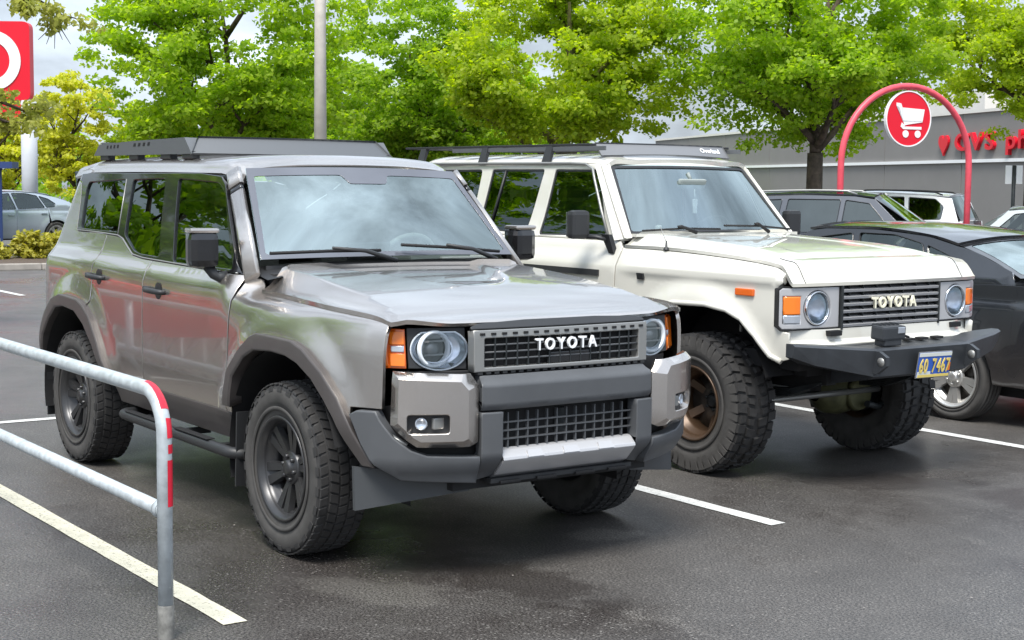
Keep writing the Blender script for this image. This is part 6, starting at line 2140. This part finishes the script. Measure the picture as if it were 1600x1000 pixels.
def tree(loc, H, cr, cb, tr, seed, leafm, label, group, ncl=330, per=62, size=.15, barkm=None, lean=0.0, name='maple_tree', sparse=.0):
    rng = np.random.default_rng(seed); rn = random.Random(seed)
    root = empty(name, loc); setp(root, label, 'tree', group)
    mb = MB(); tips = []
    def branch(p, d, L, r, lev):
        pts = [p]; n = 5; q = p.copy(); dd = d.copy()
        for i in range(n):
            dd = (dd + Vector((rn.uniform(-.16, .16), rn.uniform(-.16, .16), rn.uniform(-.06, .14)))).normalized()
            q = q + dd * (L / n); pts.append(q.copy())
        mb.tube(pts, [r * (1 - .75 * i / n) for i in range(n + 1)], 7 if lev < 2 else 5)
        for i in range(2, n + 1): tips.append((pts[i], lev))
        if lev < 3:
            for k in range(rn.randint(3, 4) if lev < 2 else 2):
                t = rn.uniform(.35, 1.0); i = min(n, max(1, int(t * n)))
                az = rn.uniform(0, 2 * math.pi)
                nd_ = (dd * .7 + Vector((math.cos(az), math.sin(az), rn.uniform(-.15, .5))) * .8).normalized()
                branch(pts[i], nd_, L * rn.uniform(.5, .72), r * (.55 - .08 * lev), lev + 1)
    base = Vector((0, 0, -.05)); fork = Vector((lean, 0, cb))
    mb.tube([base, Vector((0, 0, .15)), Vector((lean * .4, 0, cb * .5)), fork], [tr * 1.5, tr * 1.15, tr, tr * .92], 12)
    branch(fork, Vector((rn.uniform(-.1, .1), rn.uniform(-.1, .1), 1)), (H - cb) * .62, tr * .7, 0)
    for k in range(7):
        az = 2 * math.pi * (k + rn.uniform(-.3, .3)) / 7
        branch(fork + Vector((0, 0, rn.uniform(-.25, .7))), Vector((math.cos(az), math.sin(az), rn.uniform(.35, 1.1))).normalized(), cr * rn.uniform(.62, .85), tr * .48, 1)
    mb.build('trunk', barkm or M['bark'], root, True)
    cents = [t[0] for t in tips if t[1] >= 2]
    rn.shuffle(cents)
    C_ = [np.array(c) for c in cents[:int(ncl * .55)]]
    zc = (H + cb) / 2 + .1
    while len(C_) < ncl:
        v = rng.normal(size=3); v /= np.linalg.norm(v); k = rng.uniform(.62, 1.0) ** .7
        lump = 1 + .16 * math.sin(3.1 * v[0] + seed) + .13 * math.sin(4.3 * v[1] + 2.1 * v[2] + seed * 1.7)
        q = np.array((v[0] * cr * k * lump, v[1] * cr * k * lump, zc + v[2] * (H - cb) * .53 * k * lump))
        if q[2] < cb * .8: continue
        # narrower towards the top
        f = 1 - .42 * max(0, (q[2] - zc) / (H - zc)) ** 1.5
        q[0] *= f; q[1] *= f
        C_.append(q)
    C_ = np.array(C_)
    sp_ = rng.uniform(.30, .56, len(C_)) * (cr / 3.0) ** .5
    V, F = leaves(C_, per, sp_, size, rng, flat=.48)
    raw_mesh('crown', V, F, leafm, root)
    return root
g1 = 'maples along the parking island'
def tloc(px, d):
    p = along((px, 300), d); p.z = 0; return p
tree(tloc(352, 33), 8.0, 2.8, 1.7, .17, 11, M['leaf_green'], 'broad bright green maple left of the lamp pole', g1, 640, 105, .096)
tree(tloc(645, 37), 6.9, 2.25, 1.6, .15, 23, M['leaf_dark'], 'smaller maple between the lamp pole and the mossy forked maple', g1, 500, 95, .095)
tree(tloc(880, 33), 7.7, 2.6, 2.3, .19, 37, M['leaf_lime'], 'yellow green maple with mossy forked limbs above the cream wagon', g1, 600, 105, .096, barkm=M['bark_moss'])
tree(tloc(1272, 31), 7.9, 2.75, 2.45, .175, 41, M['leaf_green'], 'dark trunked green maple in front of the grey store wall', g1, 620, 102, .094)
tree(tloc(1610, 40), 8.4, 2.9, 3.5, .17, 59, M['leaf_lime'], 'maple at the right edge above the red store lettering', g1, 520, 92, .10)
tree(tloc(505, 45), 6.0, 2.3, 1.3, .15, 67, M['leaf_dark'], 'low dim maple half hidden behind the lamp pole', g1, 280, 100, .12)
tree(tloc(765, 46), 6.4, 2.5, 1.3, .15, 71, M['leaf_green'], 'far maple filling the gap behind the mossy forked maple', g1, 280, 100, .12)
tree(tloc(118, 62), 5.7, 2.3, 1.0, .16, 83, M['leaf_yellow'], 'yellow leafed tree behind the white sign pole', 'yellow trees on the left', 210, 66, .15, name='yellow_tree')
tree(tloc(5, 66), 5.4, 2.8, .9, .16, 89, M['leaf_yellow'], 'yellow tree left of the sign pole behind the blue shelter', 'yellow trees on the left', 240, 66, .15, name='yellow_tree')
tree(tloc(225, 64), 4.6, 2.2, .9, .16, 97, M['leaf_lime'], 'pale lime tree behind the rear of the silver wagon', 'yellow trees on the left', 260, 66, .16, name='lime_tree')
# reflected in the silver wagon's side windows: trees across the aisle
for i, (x, y, sc) in enumerate(((-13.5, -8.6, 1.0), (-19.5, -8.0, 1.15), (-17.5, -13.0, 1.15))):
    tree((x, y, 0), 8.6 * sc, 3.3 * sc, 1.5, .2, 101 + i, M['leaf_dark'], ['green tree across the aisle, mirrored in the silver wagon front window', 'green tree across the aisle, mirrored in the silver wagon rear window', 'farther green tree across the aisle, mirrored in the cream wagon window'][i], 'trees across the aisle', 230, 70, .18)
# red carts nested in the return bay behind the rail, mirrored in the wagon's doors
def cart():
    root = empty('shopping_cart', (0, 0, 0))
    mb = MB()
    for a, b in (((-.42, .44), (.42, .36)),):
        for s in (-1, 1):
            mb.hexa([(-.42, s * .27, .50), (.40, s * .20, .56), (.46, s * .24, .92), (-.46, s * .30, .98), (-.42, s * .255, .50), (.40, s * .185, .56), (.46, s * .225, .92), (-.46, s * .285, .98)])
    mb.hexa([(-.42, -.27, .50), (.40, -.20, .56), (.40, .20, .56), (-.42, .27, .50), (-.42, -.27, .515), (.40, -.20, .575), (.40, .20, .575), (-.42, .27, .515)])
    mb.hexa([(.40, -.20, .56), (.46, -.24, .92), (.46, .24, .92), (.40, .20, .56), (.385, -.20, .56), (.445, -.24, .92), (.445, .24, .92), (.385, .20, .56)])
    mb.build('cart_basket', M['sign_red'], root)
    MB().tube([(-.46, -.28, .97), (-.58, -.27, 1.02), (-.58, .27, 1.02), (-.46, .28, .97)], .016, 8).build('cart_handle', M['sign_red'], root)
    mb = MB()
    for s in (-1, 1):
        mb.tube([(-.45, s * .26, .95), (-.36, s * .25, .22), (.42, s * .17, .18)], .014, 6)
        mb.tube([(.2, s * .19, .55), (-.30, s * .24, .22)], .012, 6)
    mb.build('cart_frame', M['galv'], root)
    for x, y in ((-.34, -.24), (-.34, .24), (.40, -.16), (.40, .16)):
        MB().lathe([(-.015, .005), (-.015, .062), (.015, .062), (.015, .005)], 14, c=(x, y, .066)).build('cart_wheel', M['rubber'], root)
    return root
c0 = cart()
for i in range(11):
    o = c0 if i == 0 else copy_tree(c0)
    o.location = (-9.0 + .42 * i, -2.75 + .015 * (i % 3), 0)
    setp(o, 'red shopping cart nested in the return bay beside the railing', 'shopping cart', 'nested red shopping carts')
r2 = copy_tree(rail)
r2.location = (.6, -4.35, 0)
setp(r2, 'far galvanised railing of the cart return bay', 'railing')

# far wood closing the horizon
rng = np.random.default_rng(77); C_ = []
for k in range(900):
    px = rng.uniform(-2600, 1150)
    q = along((800, 290), 1.0)
    a = CAM_YAW - math.atan((px - 800) / 2381.17) if px > -900 else CAM_YAW + math.atan(1700 / 2381.17) + (-900 - px) / 2600
    d = rng.uniform(96, 112)
    hgt = 3.6 + 1.3 * math.sin(px * .021) + .9 * math.sin(px * .057 + 1)
    C_.append(np.array((CAM_POS[0] + d * math.cos(a), CAM_POS[1] + d * math.sin(a), rng.uniform(.2, max(1.2, hgt)))))
V, F = leaves(C_, 46, 1.15, .42, rng, flat=.8)
o = raw_mesh('far_wood', V, F, M['leaf_dark'], None); o['kind'] = 'stuff'

# overhanging conifer bough at the top left corner
bt = along((0, 200), 17); bt.z = 0
bo = Vector((bt.x - _r.x * 2.6, bt.y - _r.y * 2.6, 0))
cf = empty('pine_tree', bo); setp(cf, 'pine whose drooping bough hangs into the top left corner', 'tree')
rn = random.Random(3); mb = MB(); cents = []
mb.tube([(0, 0, 0), (0, 0, 3), (.05, 0, 6.5)], [.22, .17, .08], 10)
def bough(pz, target, n=7, sag=.25):
    a = Vector((0, 0, pz)); b = target - bo
    pts = [a.lerp(b, i / n) + Vector((0, 0, sag * math.sin(math.pi * i / n))) for i in range(n + 1)]
    mb.tube(pts, [.06 * (1 - .8 * i / n) + .004 for i in range(n + 1)], 6)
    for i in range(2, n + 1):
        for k in range(4):
            d = Vector((rn.uniform(-1, 1), rn.uniform(-1, 1), rn.uniform(-.5, .3))) * .30
            q = pts[i] + d
            mb.tube([pts[i], pts[i] + d * .5 + Vector((0, 0, .02)), q], [.010, .007, .003], 4)
            cents.append(np.array(q)); cents.append(np.array(pts[i] + d * .6))
bough(5.0, along((92, 22), 17)); bough(5.1, along((50, 8), 16.6)); bough(3.3, along((36, 172), 17.2), sag=.08); bough(3.15, along((10, 190), 17.0), sag=.06)
tw = along((85, 62), 17) - bo
for k in range(5):
    s0 = along((75 + 4 * k, 28), 17) - bo
    mb.tube([s0, s0.lerp(tw + _r * (.05 * k - .08), .6), tw + _r * (.09 * k - .18) - Vector((0, 0, .05 * (k % 3)))], [.008, .006, .003], 4)
mb.build('trunk', M['bark'], cf, True)
V, F = leaves(cents, 40, .16, .062, np.random.default_rng(5), flat=.7, up=.3)
raw_mesh('crown', V, F, M['leaf_pine'], cf)

# kerbed planting bed with shrubs at the left, soil strip under the maples
b0 = along((-60, 421), 26); b1 = along((110, 418), 24.5)
def gpt(px, py):
    w = _r * ((px - 800) / 2381.17) + _u * (-(py - 500) / 2381.17) + _f
    t = -CAM_POS[2] / w.z
    return Vector(CAM_POS) + w * t
b0, b1 = gpt(-60, 424), gpt(150, 420)
dv = (b1 - b0).normalized(); pv = Vector((-dv.y, dv.x, 0))
if pv.dot(Vector(CAM_POS) - b0) > 0: pv = -pv
b0 -= dv * 6; b1 += dv * 3
for k in range(int((b1 - b0).length / 1.5)):
    p = b0 + dv * (k * 1.5 + .75) + pv * .075
    o = MB().box(p + Vector((0, 0, .06)), (1.49, .15, .13), Matrix.Rotation(math.atan2(dv.y, dv.x), 3, 'Z'), .02).build('kerb', M['concrete']); o['kind'] = 'structure'
o = MB().hexa([b0 + pv * .15, b1 + pv * .15, b1 + pv * 3.2, b0 + pv * 3.2] + [q + Vector((0, 0, .10)) for q in (b0 + pv * .15, b1 + pv * .15, b1 + pv * 3.2, b0 + pv * 3.2)]).build('planting_bed', M['soil']); o['kind'] = 'structure'
def shrub(p, r, h, seed, label, m=M['leaf_shrub']):
    root = empty('shrub', p); setp(root, label, 'shrub', 'shrubs in the planting bed')
    rng = np.random.default_rng(seed); C_ = []
    for k in range(46):
        v = rng.normal(size=3); v /= np.linalg.norm(v); v[2] = abs(v[2])
        C_.append(np.array((v[0] * r, v[1] * r, .10 + v[2] * h)) * np.array((1, 1, 1)) * rng.uniform(.6, 1))
    V, F = leaves(C_, 44, .14, .085, rng, flat=.8, up=.7)
    raw_mesh('foliage', V, F, m, root)
    mb = MB(); rn = random.Random(seed)
    for k in range(7):
        mb.tube([(0, 0, 0), (rn.uniform(-.5, .5) * r, rn.uniform(-.5, .5) * r, h * .8)], [.018, .006], 5)
    mb.build('stem', M['bark'], root)
for i, (px, py, rr, hh, lb) in enumerate(((58, 406, .42, .55, 'round yellow variegated shrub beside the silver wagon rear corner'), (-6, 408, .30, .45, 'small yellow shrub cut by the left edge of the bed'), (100, 402, .45, .65, 'yellow shrub partly behind the silver wagon tail'))):
    p = gpt(px, py + 6) + pv * .5
    shrub(p, rr, hh, 200 + i, lb)
# soil strip of the island below the maples
q0, q1 = tloc(180, 34), tloc(1720, 37)
dq = (q1 - q0).normalized(); pq = Vector((-dq.y, dq.x, 0))
o = MB().hexa([q0 - pq * 1.4, q1 - pq * 1.4, q1 + pq * 1.4, q0 + pq * 1.4] + [z + Vector((0, 0, .12)) for z in (q0 - pq * 1.4, q1 - pq * 1.4, q1 + pq * 1.4, q0 + pq * 1.4)]).build('planting_island', M['soil']); o['kind'] = 'structure'
